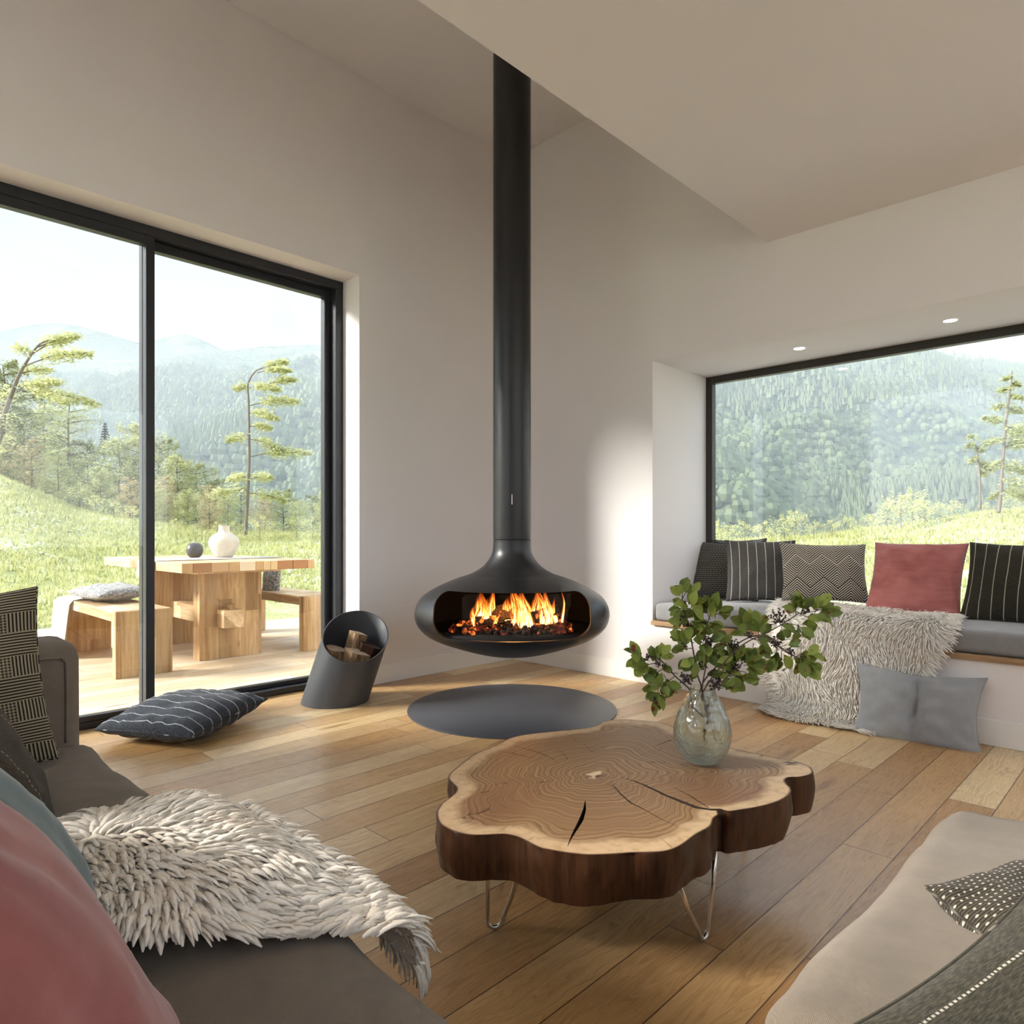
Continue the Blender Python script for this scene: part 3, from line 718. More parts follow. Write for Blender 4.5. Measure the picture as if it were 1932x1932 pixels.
for a in [(-.17,-.02,.20,.050,.02,.5,0),(-.145,-.07,.17,.028,.03,.6,1.2),(-.20,-.06,.12,.022,-.015,.5,2.2),(-.11,.02,.21,.04,-.01,.3,3.3),(-.09,-.08,.09,.022,.02,.3,4.4),
          (.00,-.06,.10,.028,.01,.2,5.1),(.03,.02,.215,.05,-.015,.4,.7),(.07,-.06,.21,.062,-.03,.5,1.9),(.09,-.12,.13,.035,-.02,.4,2.8),(.12,-.02,.215,.06,.0,.4,3.9),
          (.155,.03,.21,.055,-.02,.5,4.9),(.17,-.06,.20,.035,-.035,.5,.3),(.20,-.02,.21,.03,-.02,.3,1.1),(.06,-.14,.09,.03,.01,.3,2.1),(.04,-.12,.10,.03,.02,.3,3.1),(.27,.05,.20,.028,.01,.3,5.6),(.235,.0,.16,.02,-.02,.4,2.5),(-.03,.05,.16,.04,.02,.3,.9)]:
    flame(a[0]*1.05, a[1], a[2]*1.03, a[3]*1.45, *a[4:])
tag(fl.build('flames', m_flame(), origin=fr(0, 0, .468)), 'orange and yellow flames rising in the fireplace bowl', 'flames', kind='stuff')

# ---------------------------------------------------------------- slanted log bin
BC = V((-1.70, -.22, 0))
BC = Wz(632, 1322, 0.)
k = 96
rb = .195
lean = RT*.125+FW*.0
def binring(t, r, z_extra=0.):
    out = []
    for i in range(k):
        a = 2*PI*i/k
        o = RT*(r*math.cos(a))+FW*(r*math.sin(a))
        z = t*(.385+math.sin(a)*.115-math.cos(a)*.055)
        tt = z/.385
        out.append(BC+lean*tt+o+UP*z)
    return out
b = MB()
outer = [binring(t, rb) for t in (0.0, .15, .3, .45, .6, .75, .9, 1.)]
inn = [binring(t, rb-.006) for t in (1., .85, .7, .5, .3, .1)]
vs = sum(outer+inn, []); L = len(outer)+len(inn)
fs = [(i*k+j, i*k+(j+1) % k, (i+1)*k+(j+1) % k, (i+1)*k+j) for i in range(L-1) for j in range(k)]
fs += [tuple(range(k-1, -1, -1)), tuple((L-1)*k+j for j in range(k))]
b.add(vs, fs)
tag(b.build('log_bin', M['bin'], sharp=50, origin=BC), 'slanted dark grey steel cylinder log bin beside the sliding door', 'log bin')
def binp(x, y, z): return BC+lean*(z/.385)+RT*x+FW*y+UP*z
for i, (x, y, zt, r, sd, sp, lab) in enumerate([(-.085, -.045, .318, .060, 3, False, 'round birch log in the steel bin, its end facing up at left'),
        (.0, .03, .395, .052, 5, True, 'split log standing tallest in the steel bin'),
        (.045, -.085, .300, .075, 4, True, 'wedge shaped split log at the front of the steel bin'),
        (.10, .03, .325, .070, 9, False, 'dark round log at the back right inside the steel bin')]):
    lb = rough_log(MB(), binp(x*.75, y*.75, .03), binp(x, y, zt), r, sd*7, 12 if not sp else 5, sp)
    tag(lb.build('firewood_log', [M['log'], M['logend']] if i < 3 else [M['bark'], M['bark']], smooth=False, origin=binp(x*.75, y*.75, .03)), lab, 'log', 'firewood in the slanted bin')
# ---------------------------------------------------------------- cushions
def cushion(name, c, right, up, w, h, T, mat, label, seed=0, N=30, wr=.006, chop=0., pinch=.07, cat='cushion', group=None, pleat=0., vchop=0., fold=0., seam=True, pw=.42):
    right = V(right).normalized(); up = V(up); up = (up-right*up.dot(right)).normalized(); nm = right.cross(up)
    c = V(c)
    t = empty(name, c, label, cat, group)
    def pt(i, j, side):
        u = -1+2*i/N; v = -1+2*j/N
        # cluster towards edges
        u = math.sin(u*PI/2); v = math.sin(v*PI/2)
        x = u*(1-pinch*(1-v*v)*abs(u)**1.5); y = v*(1-pinch*(1-u*u)*abs(v)**1.5)
        if chop and v > -1:
            y -= chop*math.exp(-(u/.22)**2)*max(0, (v+.6)/1.6)
        e = max(0., (1-u*u))**pw*max(0., (1-v*v))**pw
        z = T/2*e
        q = V((u*1.7+seed*3.1, v*1.7, side*2.+seed))
        z += e*wr*(noise.noise(q*1.6)*2.2+noise.noise(q*4)*1.)
        # gathered puckers running in from the seams
        ed = max(abs(u), abs(v))
        z += (wr*.45+pleat)*math.sin((u if abs(v) > abs(u) else v)*17+seed+noise.noise(q*2)*3)*sstep(.45, .9, ed)*(e**.6)
        if vchop: z -= vchop*math.exp(-((u-.03*math.sin(v*4))/.07)**2)*e
        if fold: z -= fold*math.exp(-(((u-.15)*.6+(v+.35)*.8)/.09)**2)*e*sstep(-.9, .2, u)
        return c+right*(x*w/2)+up*(y*h/2)+nm*(z*side)
    b = MB()
    for side in (1, -1):
        vs = [pt(i, j, side) for i in range(N+1) for j in range(N+1)]
        uv = [(.5+.5*math.sin((-1+2*i/N)*PI/2), .5+.5*math.sin((-1+2*j/N)*PI/2)) for i in range(N+1) for j in range(N+1)]
        fs = []
        for i in range(N):
            for j in range(N):
                q = (i*(N+1)+j, (i+1)*(N+1)+j, (i+1)*(N+1)+j+1, i*(N+1)+j+1)
                fs.append(q if side == 1 else q[::-1])
        b.add(vs, fs, uv)
    ob = b.build('cover', mat, t)
    bm = bmesh.new(); bm.from_mesh(ob.data); bmesh.ops.remove_doubles(bm, verts=bm.verts[:], dist=.0004); bm.to_mesh(ob.data); bm.free()
    if seam:
        rim = [pt(i, 0, 1) for i in range(N)]+[pt(N, j, 1) for j in range(N)]+[pt(N-i, N, 1) for i in range(N)]+[pt(0, N-j, 1) for j in range(N+1)]
        MB().tube(rim, .0028, 6).build('seam_piping', mat, t)
    return t

def cam_axes(yaw=0., pitch=0., roll=0.):
    """right/up of a cushion facing the viewer, turned by yaw, leaning back by pitch, rolled by roll (degrees)"""
    y, p, r = map(math.radians, (yaw, pitch, roll))
    rt = RT*math.cos(y)+FW*math.sin(y); bk = -RT*math.sin(y)+FW*math.cos(y)
    up = UP*math.cos(p)+bk*math.sin(p)
    return rt*math.cos(r)+up*math.sin(r), up*math.cos(r)-rt*math.sin(r)

ws = 'cushions along the window seat'
r_, u_ = cam_axes(-40, 22, 0)
cushion('throw_cushion', W(1371, 1077, 4.80), r_, u_, .50, .43, .12, M['basket'], 'charcoal basket weave cushion at the corner end of the window seat', 1, group=ws)
r_, u_ = cam_axes(-20, 8, 2)
cushion('throw_cushion', W(1398, 1072, 4.93), r_, u_, .36, .42, .08, M['basket'], 'dark cushion barely showing behind the two leftmost window seat cushions', 2, group=ws)
r_, u_ = cam_axes(-14, 14, 0)
cushion('throw_cushion', W(1435, 1077, 4.52), r_, u_, .44, .41, .13, M['stripe_char'], 'charcoal cushion with thin vertical white pinstripes on the window seat', 3, group=ws)
r_, u_ = cam_axes(-12, 18, -1)
cushion('throw_cushion', W(1554, 1080, 4.26), r_, u_, .50, .37, .14, M['chevron'], 'black and cream geometric chevron cushion on the window seat', 4, group=ws)
cushion('throw_cushion', (.485, -2.70, .735), V((.03, -1, .0)), V((.50, -.22, .85)), .47, .46, .17, M['pink'], 'dusty pink velvet cushion on the window seat', 5, group=ws, fold=.02, wr=.008)
cushion('throw_cushion', (.465, -3.19, .735), V((.0, -1, -.02)), V((.48, -.12, .85)), .50, .46, .15, M['stripe_dark'], 'dark olive cushion with pale stripes leaning right of the pink one', 6, group=ws, wr=.006)
# floor cushions
cushion('throw_cushion', W(1728, 1337, 3.33), V((.09, -1, -.012)), V((.30, .0, .95)), .56, .375, .13, M['greylinen'], 'light grey linen cushion on the floor leaning against the window seat wall', 8, vchop=.055, wr=.010, pinch=.13, chop=.05)
cc = CAM+RT*-1.635+FW*3.46; cc.z = .088
cushion('throw_cushion', cc, RT*.51-FW*.13, RT*-.02+FW*.62+UP*.035, .53, .60, .17, M['stripe_floor'], 'blue grey pinstriped cushion lying on the floor by the sliding door', 9, wr=.010, pleat=.004, pinch=.04)

# ---------------------------------------------------------------- corner sofa around the camera
SX, SY = -3.33, -3.444
sofa = empty('corner_sofa', (-3.6, -3.4, 0), 'large taupe fabric corner sofa in the foreground, filling both bottom corners', 'sofa')
soft_slab('seat_cushion', (-4.02, -3.42, .26), (SX+.015, -1.60, .425), .055, M['sofa'], sofa, 11, .008, crown=.03)
soft_slab('seat_cushion', (-4.02, -4.30, .26), (-3.10, SY+.012, .425), .055, M['sofa'], sofa, 12, .007, crown=.02)
soft_slab('chaise_cushion', (-3.08, -4.30, .26), (-2.165, SY+.022, .432), .045, M['sofa'], sofa, 13, .010, crown=.015)
MB().rbox((-4.32, -4.50, .06), (SX-.03, -1.42, .255), .02, 2).rbox((SX-.03, -4.50, .06), (-2.20, SY-.04, .255), .02, 2).build('sofa_base', M['sofa'], sofa, smooth=False)
soft_slab('backrest', (-4.34, -4.52, .06), (-4.03, -1.42, .84), .07, M['sofa'], sofa, 15, .006, res=.06, crown=.0)
soft_slab('chaise_backrest', (-4.03, -4.52, .06), (-2.17, -4.31, .78), .07, M['sofa'], sofa, 16, .006, res=.06, crown=.0)
soft_slab('armrest', (-4.03, -1.587, .06), (SX, -1.39, .702), .055, M['sofa'], sofa, 17, .004, crown=.0)
for x, y in ((-4.2, -1.5), (-3.42, -1.5), (-4.2, -4.4), (-2.3, -4.4), (-2.3, -3.58), (-3.42, -3.6)):
    MB().lathe([(.0005, 0), (.018, 0), (.022, .06)], (x, y, 0), 16).build('leg', M['frame'], sofa)
def stitch(path, name='seam_piping'):
    MB().tube(path, .004, 6).build(name, M['sofa'], sofa)
stitch(catmull([(-3.95, -1.588, .655), (-3.60, -1.588, .655), (SX-.075, -1.588, .655), (SX-.052, -1.588, .648), (SX-.044, -1.588, .62), (SX-.044, -1.588, .42)], 8))
sg = 'cushions on the left side of the sofa'
cushion('throw_cushion', (-3.70, -1.735, .63), V((1, -.06, .08)), V((-.10, .22, .97)), .50, .43, .13, M['hound'], 'black and cream houndstooth cushion against the sofa armrest', 21, group=sg, wr=.006, N=40)
cushion('throw_cushion', (-3.66, -2.15, .575), V((.10, 1, 0)), V((-.5, 0, .83)), .52, .42, .15, M['brown_wool'], 'brown wool cushion with white stitched line, between teal and houndstooth cushions', 22, group=sg)
cushion('throw_cushion', (-3.735, -2.72, .545), V((.12, 1, 0)), V((-.5, 0, .87)), .44, .42, .23, M['teal'], 'teal velvet cushion on the left side of the sofa', 23, group=sg, pinch=-.02, wr=.004)
cushion('throw_cushion', (-3.775, -3.13, .57), V((.10, 1, .05)), V((-.42, 0, .9)), .50, .50, .24, M['pink'], 'pink velvet cushion in the near left corner of the sofa', 24, group=sg, pinch=-.02, wr=.004, N=44)
dg_ = 'cushions on the right side of the sofa'
cushion('throw_cushion', W(2095, 1795, .96), V(RT*.9+FW*.35), V(RT*-.45+FW*.75+UP*.35), .36, .30, .14, M['dots'], 'dark knitted cushion with pale dots on the right side of the sofa', 31, group=dg_, wr=.010, N=44)
cushion('throw_cushion', W(2185, 2225, .66), V(RT*.88+FW*.55+UP*.10), V(RT*-.5+FW*.6+UP*.7), .50, .46, .17, M['stripe_bold'], 'dark olive cushion with bold white stitched stripes, nearest on the sofa', 32, group=dg_, N=44, wr=.006)

# ---------------------------------------------------------------- fleeces
def locks(b, pts, L, wd, rr, curl=.5, segs=4, sides=3, jit=.35):
    """pts: (root, normal, comb direction)"""
    for p, nrm, cb in pts:
        l = L*rr.uniform(.7, 1.25); w_ = wd*rr.uniform(.75, 1.25)
        d0 = (nrm*rr.uniform(.45, .9)+cb*rr.uniform(.3, .9)+V((rr.uniform(-1, 1), rr.uniform(-1, 1), rr.uniform(-1, 1)))*jit).normalized()
        d1 = (cb+nrm*-.25*curl+V((rr.uniform(-1, 1), rr.uniform(-1, 1), rr.uniform(-1, 1)))*jit*.8).normalized()
        sd = d0.cross(d1)
        if sd.length < 1e-3: sd = d0.orthogonal()
        sd.normalize(); vs = []; q = p.copy()
        for i in range(segs+1):
            t = i/segs; d_ = (d0*(1-t)+d1*t).normalized()
            if i: q = q+d_*(l/segs)
            n2 = sd.cross(d_)
            ww = w_*(.75+.5*math.sin(PI*min(1, t*1.1)))*(1-t**4*.75)
            for k_ in range(sides):
                a = 2*PI*k_/sides
                vs.append(q+sd*(math.cos(a)*ww)+n2*(math.sin(a)*ww*.45))
        fs = [(i*sides+k_, i*sides+(k_+1) % sides, (i+1)*sides+(k_+1) % sides, (i+1)*sides+k_) for i in range(segs) for k_ in range(sides)]
        fs.append(tuple(segs*sides+k_ for k_ in range(sides)))
        b.add(vs, fs)

# sheepskin on the sofa seat, slipping over its front edge
def fz(x, y):
    z = .438+.012*noise.noise(V((x*6, y*6, 1)))
    hump = .085*math.exp(-(((x+3.50)/.19)**4+((y+2.64)/.27)**4))
    return z+hump
def fs_pt(s, y):
    # s: 0 at the back of the seat .. .42 at the front edge, then down
    e = .40
    if s <= e: return V((-3.70+s, y, fz(-3.70+s, y)))
    t = s-e; a = min(t/.07, PI/2)
    x = -3.30+.045*math.sin(a); z = fz(-3.30, y)-.045*(1-math.cos(a))
    if t > .11: z -= (t-.11); x += .004
    return V((x, y, z))
rr = random.Random(41)
skin = empty('sheepskin_throw', (-3.5, -2.75, .43), 'cream shaggy sheepskin with thick locks lying on the sofa seat', 'sheepskin')
def inside(s, y):
    # outline of the skin in (s, y); front flap hangs lower towards the near end
    c0, c1 = (-2.99 if s > .36 else -2.83-.14*max(0, s-.10)/.26), -2.38
    v = (y-c0)/(c1-c0)
    if v < 0 or v > 1: return False
    wob = .02*math.sin(y*23)+.015*math.sin(y*41)
    smin = -.03+.05*sstep(.75, 1, v)+wob
    smax = .44+.10*sstep(.60, .05, v)+.0*wob-.12*sstep(.80, 1, v)+wob*.6
    return smin < s < smax
pts = []; NS, NY = 46, 60
hide = MB(); cell = {}
for i in range(-3, NS):
    for j in range(NY):
        s = .66*i/NS; y = -3.12+.82*j/NY
        if inside(s, y):
            q = [fs_pt(s, y), fs_pt(s+.66/NS, y), fs_pt(s+.66/NS, y+.82/NY), fs_pt(s, y+.82/NY)]
            hide.add([p+V((0, 0, .002)) for p in q], [(0, 1, 2, 3)])
hide.build('hide', M['hide'], skin)
cnt = 0
while cnt < 5600:
    s = rr.uniform(-.04, .66); y = rr.uniform(-3.12, -2.30)
    if not inside(s, y): continue
    p = fs_pt(s, y); e = .004
    tu = fs_pt(s+e, y)-p; tv = fs_pt(s, y+e)-p; nrm = tu.cross(tv).normalized()
    # comb away from the crest, with a swirl
    dv = V((p.x+3.52, (p.y+2.62)*.9, 0)); 
    if dv.length < 1e-3: dv = V((1, 0, 0))
    dv.normalize()
    g2 = V((math.sin(p.y*9+2)*.35+.25, -.45, 0))
    cb = dv+g2+V((noise.noise(p*8), noise.noise(p*8+V((5, 5, 5))), 0))*2.0
    if s > .42: cb = V((.25, -.2, -1))
    cb = (cb-nrm*cb.dot(nrm)).normalized()
    pts.append((p, nrm, cb)); cnt += 1
lb = MB(); locks(lb, pts, .046, .0050, rr, .7, 4, 4, .22)
lb.build('fleece', M['fleece'], skin, kind='stuff')

# long haired throw on the window seat
th = empty('fur_throw', (.2, -2.45, .53), 'ivory long haired fur throw draped over the window seat down to the floor', 'throw')
path = catmull([(.56, 0, .548), (.40, 0, .553), (.2, 0, .556), (.05, 0, .552), (-.012, 0, .535), (-.040, 0, .49), (-.050, 0, .40), (-.046, 0, .25), (-.046, 0, .12), (-.058, 0, .05), (-.10, 0, .018), (-.17, 0, .010), (-.24, 0, .010)], 6)
cum = [0.]
for a, b_ in zip(path, path[1:]): cum.append(cum[-1]+(b_-a).length)
def tp(s, y):
    s = clamp(s, 0, cum[-1]-1e-4)
    for i in range(len(cum)-1):
        if s <= cum[i+1]:
            t = (s-cum[i])/(cum[i+1]-cum[i]); p = path[i].lerp(path[i+1], t); break
    wv = .02*math.sin(y*9+s*4)*sstep(.6, .9, s)*(1-sstep(1.0, 1.15, s))
    return V((p.x-abs(wv)-.006*noise.noise(V((s*5, y*5, 0)))-0., y, p.z+.008*noise.noise(V((s*6, y*6, 3)))))
LT = cum[-1]
ylo = [(0, -2.86), (.18, -2.93), (.5, -2.97), (.60, -3.00), (.70, -2.95), (.80, -2.90), (.90, -2.80), (1.0, -2.74), (LT, -2.66)]
yhi = [(0, -1.92), (.2, -1.98), (.45, -2.06), (.6, -2.10), (.75, -2.06), (.9, -2.03), (.98, -2.10), (1.08, -2.13), (1.2, -2.10), (LT, -2.22)]
hide = MB()
A, B_ = 70, 50
grid = [[tp(LT*i/A, lerp(interp(ylo, LT*i/A), interp(yhi, LT*i/A), j/B_)) for j in range(B_+1)] for i in range(A+1)]
hide.add([p for r in grid for p in r], [(i*(B_+1)+j, i*(B_+1)+j+1, (i+1)*(B_+1)+j+1, (i+1)*(B_+1)+j) for i in range(A) for j in range(B_)])
hide.build('hide', M['fleece2'], th)
rr = random.Random(77); pts = []
for k_ in range(21000):
    s = rr.uniform(0, LT); lo, hi = interp(ylo, s), interp(yhi, s); y = rr.uniform(lo, hi)
    p = tp(s, y); e = .004
    tu = tp(min(s+e, LT-.001), y)-tp(min(s, LT-.001-e), y); tv = tp(s, y+e)-p
    nrm = tv.cross(tu).normalized()
    if nrm.dot(V((-1, 0, 1))) < 0: nrm = -nrm
    dn = tu.normalized()
    sw = noise.noise(V((s*2.6, y*2.6, 2)))*2.4+noise.noise(V((s*6, y*6, 8)))*1.2
    cb = (dn*math.cos(sw)+V((0, -1, 0))*math.sin(sw)).normalized()
    if hi-y < .05: cb = (cb*.4+V((0, 1, 0))).normalized()
    if y-lo < .05: cb = (cb*.4+V((0, -1, -.3))).normalized()
    pts.append((p, nrm, cb))
lb = MB(); locks(lb, pts, .046, .0030, rr, .3, 3, 3, .34)
lb.build('fleece', M['fleece2'], th, kind='stuff')

# ---------------------------------------------------------------- coffee table: slice of a trunk on hairpin legs
TZ, TB = .31, .20
o6 = [(107,530),(110,505),(128,475),(165,448),(190,425),(198,402),(180,382),(161,360),(164,340),(190,315),(240,275),(290,242),(340,222),(400,196),(425,182),(470,168),(540,155),(640,145),(780,130),(845,115),(868,100),(920,92),(1000,91),(1060,95),(1130,105),(1180,122),(1230,150),(1290,172),(1370,195),(1450,222),(1560,245),(1650,265),(1740,280),(1790,298),(1815,315),(1817,336),(1765,350),(1712,352),(1692,366),(1700,384),(1718,402),(1716,425),(1690,448),(1640,470),(1570,488),(1500,500),(1440,508),(1400,498),(1385,508),(1388,524),(1366,542),(1350,578),(1290,612),(1225,660),(1160,688),(1090,696),(1000,697),(900,704),(800,708),(730,702),(680,695),(620,684),(570,672),(500,637),(460,622),(410,613),(340,615),(260,615),(190,601),(145,582),(118,560)]
ol = [Wz(780+x*.4141, 1320+y*.4141, TZ) for x, y in o6]
ctr = Wz(780+830*.4141, 1320+345*.4141, TZ)
ol = catmull(ol, 4, closed=True); m = len(ol)
ct = empty('coffee_table', (ctr.x, ctr.y, 0), 'low coffee table made of a wavy tree trunk slice on steel hairpin legs', 'coffee table')
b = MB(); NR = 26; vs = []; uv = []
for i in range(NR+1):
    s = i/NR
    for j, p in enumerate(ol):
        vs.append(ctr.lerp(p, s)+V((0, 0, .0012*noise.noise(V((p.x*9*s, p.y*9*s, 0))))) if s > 0 else ctr+(p-ctr)*.002); uv.append((s, j/m))
fs = [(i*m+j, (i+1)*m+j, (i+1)*m+(j+1) % m, i*m+(j+1) % m) for i in range(NR) for j in range(m)]
fs.append(tuple(range(m-1, -1, -1)))
b.add(vs, fs, uv, 0)
base = NR*m; sv = []; K = 12
def outp(j, t):
    p = ol[j]; r = (p-ctr); r.z = 0; r.normalize()
    off = .006*math.sin(PI*t)+.016*noise.noise(V((p.x*7, p.y*7, t*1.2)))*t+.005*noise.noise(V((p.x*40, p.y*40, t*2)))
    zz = lerp(TZ-.002, TB+.012*noise.noise(V((p.x*5, p.y*5, 4))), t)
    q = p+r*(off-.010*t); q.z = zz
    return q
for i in range(K+1):
    for j in range(m): sv.append(outp(j, i/K))
fs2 = [(i*m+j, (i+1)*m+j, (i+1)*m+(j+1) % m, i*m+(j+1) % m) for i in range(K) for j in range(m)]
fs2 = [q[::-1] for q in fs2]
fs2.append(tuple(K*m+j for j in range(m)))
top = MB(); top.add(vs, fs, uv, 0)
bi_ = len(top.v)
top.add(sv, fs2, None, 1)
# join the rim of the top to the side
top.f += [(base+j, bi_+j, bi_+(j+1) % m, base+(j+1) % m) for j in range(m)]; top.mi += [1]*m
tt = top.build('table_top', [M['slab'], M['bark'], M['crackdark']], ct, recalc=True)
def wedge(pts2, wds, depth):
    """drying crack cut as a thin tapering trench following pts2 (zoomed picture points on the top)"""
    P = [Wz(780+x*.4141, 1320+y*.4141, TZ) for x, y in pts2]
    n2 = len(P); Lf = []; Rt = []
    for i, p in enumerate(P):
        t = (P[min(i+1, n2-1)]-P[max(i-1, 0)]); t.z = 0; t.normalize(); s = V((-t.y, t.x, 0))
        Lf.append(p+s*wds[i]/2); Rt.append(p-s*wds[i]/2)
    poly = Lf+Rt[::-1]; q = len(poly)
    vs = [V((p.x, p.y, TZ+.02)) for p in poly]+[V((p.x, p.y, TZ-depth)) for p in poly]
    fs = [tuple(range(q)), tuple(range(2*q-1, q-1, -1))]+[(i, q+i, q+(i+1) % q, (i+1) % q) for i in range(q)]
    return MB().add(vs, fs).build('cut_crack', M['crackdark'], smooth=False, recalc=True)
cuts = [wedge([(955,356),(1010,372),(1080,402),(1150,436),(1220,464),(1290,492),(1345,500),(1410,503)], [.001,.005,.008,.009,.013,.014,.011,.014], .2),
        wedge([(783,460),(780,500),(765,545),(740,590),(718,630),(703,668)], [.001,.008,.011,.008,.004,.001], .05),
        wedge([(905,385),(945,430),(990,470),(1060,505),(1130,545),(1200,575)], [.001,.004,.005,.0025,.002,.001], .03),
        wedge([(1185,400),(1250,432),(1310,470),(1345,492)], [.001,.003,.004,.003], .03)]
for c_ in cuts: pass
boolean(tt, cuts)
for args in ([(455,212),(520,226),(580,243),(650,278)], [.0008,.002,.0025,.0008]), ([(390,236),(460,246),(530,262),(570,270)], [.0008,.0025,.0015,.0008]), ([(1175,183),(1130,200),(1100,215)], [.003,.0015,.0006]), ([(664,230),(690,255),(706,276)], [.0006,.0015,.0006]), ([(720,160),(735,180),(742,190)], [.0006,.0012,.0006]), ([(780,205),(810,235),(830,245)], [.0006,.0012,.0006]):
    boolean(tt, [wedge(args[0], args[1], .012)])
tt.data.polygons.foreach_set('use_smooth', [True]*len(tt.data.polygons))
tt.data.set_sharp_from_angle(angle=math.radians(40))
# hairpin legs
def hairpin(a, f0, b_):
    """a, b_: the two upper ends, f0: foot"""
    A1, F, B1 = V(a), V(f0), V(b_)
    F = F+V((0, 0, .0065))
    sd = ((A1-B1)); sd.z = 0; sd.normalize()
    pts_ = [A1, A1.lerp(F+sd*.020, .5), F+sd*.020+UP*.022]
    for i in range(1, 8):
        an = PI*i/8; pts_.append(F+sd*(.020*math.cos(an))+UP*(.020-.020*math.sin(an)))
    pts_ += [F-sd*.020+UP*.022, B1.lerp(F-sd*.020, .5), B1]
    MB().tube(pts_, .0058, 12).build('leg', M['chrome'], ct)
def on(px, py, z): return Wz(px, py, z)
z_ = TB+.012
hairpin(on(920, 1640, z_), Wz(934, 1754, 0), on(982, 1635, z_))
hairpin(on(1276, 1655, z_), Wz(1328, 1776, 0), on(1350, 1605, z_))
hairpin(on(1380, 1500, z_), Wz(1400, 1560, 0), on(1330, 1500, z_))
hairpin(on(960, 1490, z_), Wz(950, 1545, 0), on(1010, 1480, z_))

# ---------------------------------------------------------------- vase with branches
VC = Wz(1325, 1441, TZ); VC.z = TZ
vp = [(.0005,.004),(.030,.004),(.045,.008),(.062,.022),(.077,.050),(.084,.080),(.0835,.105),(.076,.135),(.064,.165),(.052,.190),(.043,.208),(.0385,.219),(.0385,.2235)]
vo = [(p.x, p.y) for p in catmull([(a, b_, 0) for a, b_ in vp], 4)]
vi = [(max(.0004, a-.0035), max(b_, .012)) for a, b_ in vo][::-1]
vb = MB(); vb.lathe(vo+[(.037, .2255)]+vi, VC+V((0, 0, .0015)), 72)
vo_ = vb.build('glass_vase', M['vase'], origin=VC, recalc=True)
tag(vo_, 'clear bubbled glass vase on the tree slice table', 'vase')
VZ = 1.0
vZ = (VC-CAM).dot(FW)
def vpnt(px, py, dz=0.): return W(px, py, vZ+dz)
rr = random.Random(99)
def leaf(b, p, d_, nrm, L, wd):
    d_ = d_.normalized(); s = d_.cross(nrm)
    if s.length < 1e-3: s = d_.orthogonal()
    s.normalize(); nn = s.cross(d_)
    prof_ = [(0, .0), (.12, .34), (.3, .82), (.5, 1.), (.7, .88), (.87, .52), (1., .0)]
    vs = [];
    for t, w_ in prof_:
        q = p+d_*(L*t)-nn*(L*.18*t*t)
        vs += [q-s*(wd*w_)+nn*(wd*.28*w_), q, q+s*(wd*w_)+nn*(wd*.28*w_)]
    fs = []
    for i in range(len(prof_)-1):
        fs += [(3*i, 3*i+1, 3*i+4, 3*i+3), (3*i+1, 3*i+2, 3*i+5, 3*i+4)]
    b.add(vs, fs)
def rv(): return V((rr.uniform(-1, 1), rr.uniform(-1, 1), rr.uniform(-1, 1)))
def branch(stem, sprays, berries, label, forks=()):
    t = empty('leafy_branch', stem[0], label, 'branch', 'leafy branches in the glass vase')
    st = catmull(stem, 6); n2 = len(st)
    sb = MB(); sb.tube(st, [lerp(.0028, .0014, i/n2) for i in range(n2)], 6)
    for fk in forks: sb.tube(catmull(fk, 5), .0012, 5)
    lv = MB(); bb = MB()
    for p, dr, k_, sz in sprays:
        dr = V(dr).normalized()
        for i in range(k_):
            a = dr+rv()*.75
            leaf(lv, p+rv()*.010-dr*.015*rr.random(), a, (UP*.5-FW*.9+rv()*.7), sz*rr.uniform(.75, 1.15), sz*.30*rr.uniform(.85, 1.15))
        sb.tube([p-dr*.03, p], .0011, 4)
    for p, r, k_ in berries:
        bb = MB()
        for i in range(int(k_*1.5)):
            q = p+rv().normalized()*r*rr.uniform(.35, 1.)
            bm = bmesh.new(); bmesh.ops.create_icosphere(bm, subdivisions=1, radius=.0030*rr.uniform(.8, 1.2)); bb.bm(bm, Matrix.Translation(q))
            sb.tube([p-UP*r*.4, q], .0005, 3, caps=False)
        bb.build('berry_cluster', M['berry'], t)
    sb.build('stem', M['twig'], t); lv.build('foliage', M['leaf'], t)
def zp(x, y, d_=0.): return vpnt(1160+x*.22774, 1050+y*.22774, d_)   # points read off the enlarged vase picture
branch([zp(655,1415), zp(632,1160), zp(620,1100), zp(500,990), zp(380,860), zp(270,820)],
  [(zp(200,840), -RT+UP*.3, 7, .050), (zp(330,830), UP-RT*.2, 5, .045), (zp(390,800), UP+RT*.5, 4, .040), (zp(250,900), -RT-UP*.2, 4, .05), (zp(350,960), -RT*.7-UP*.4, 5, .05), (zp(440,960), UP*.1-RT, 3, .04), (zp(330,1060), -RT-UP*.2, 5, .045), (zp(440,1050), RT*.3-UP*.6, 5, .045), (zp(350,1150), -UP-RT*.2, 7, .045), (zp(420,1110), -UP+RT*.3, 4, .045), (zp(340,1210), -UP, 4, .04)],
  [(zp(590,1010), .022, 34), (zp(360,880), .016, 16), (zp(400,1110), .014, 14), (zp(260,840), .012, 10), (zp(340,1170), .01, 8)],
  'leafy berried branch reaching farthest left out of the glass vase', [[zp(500,990), zp(440,1040), zp(370,1130), zp(345,1210)]])
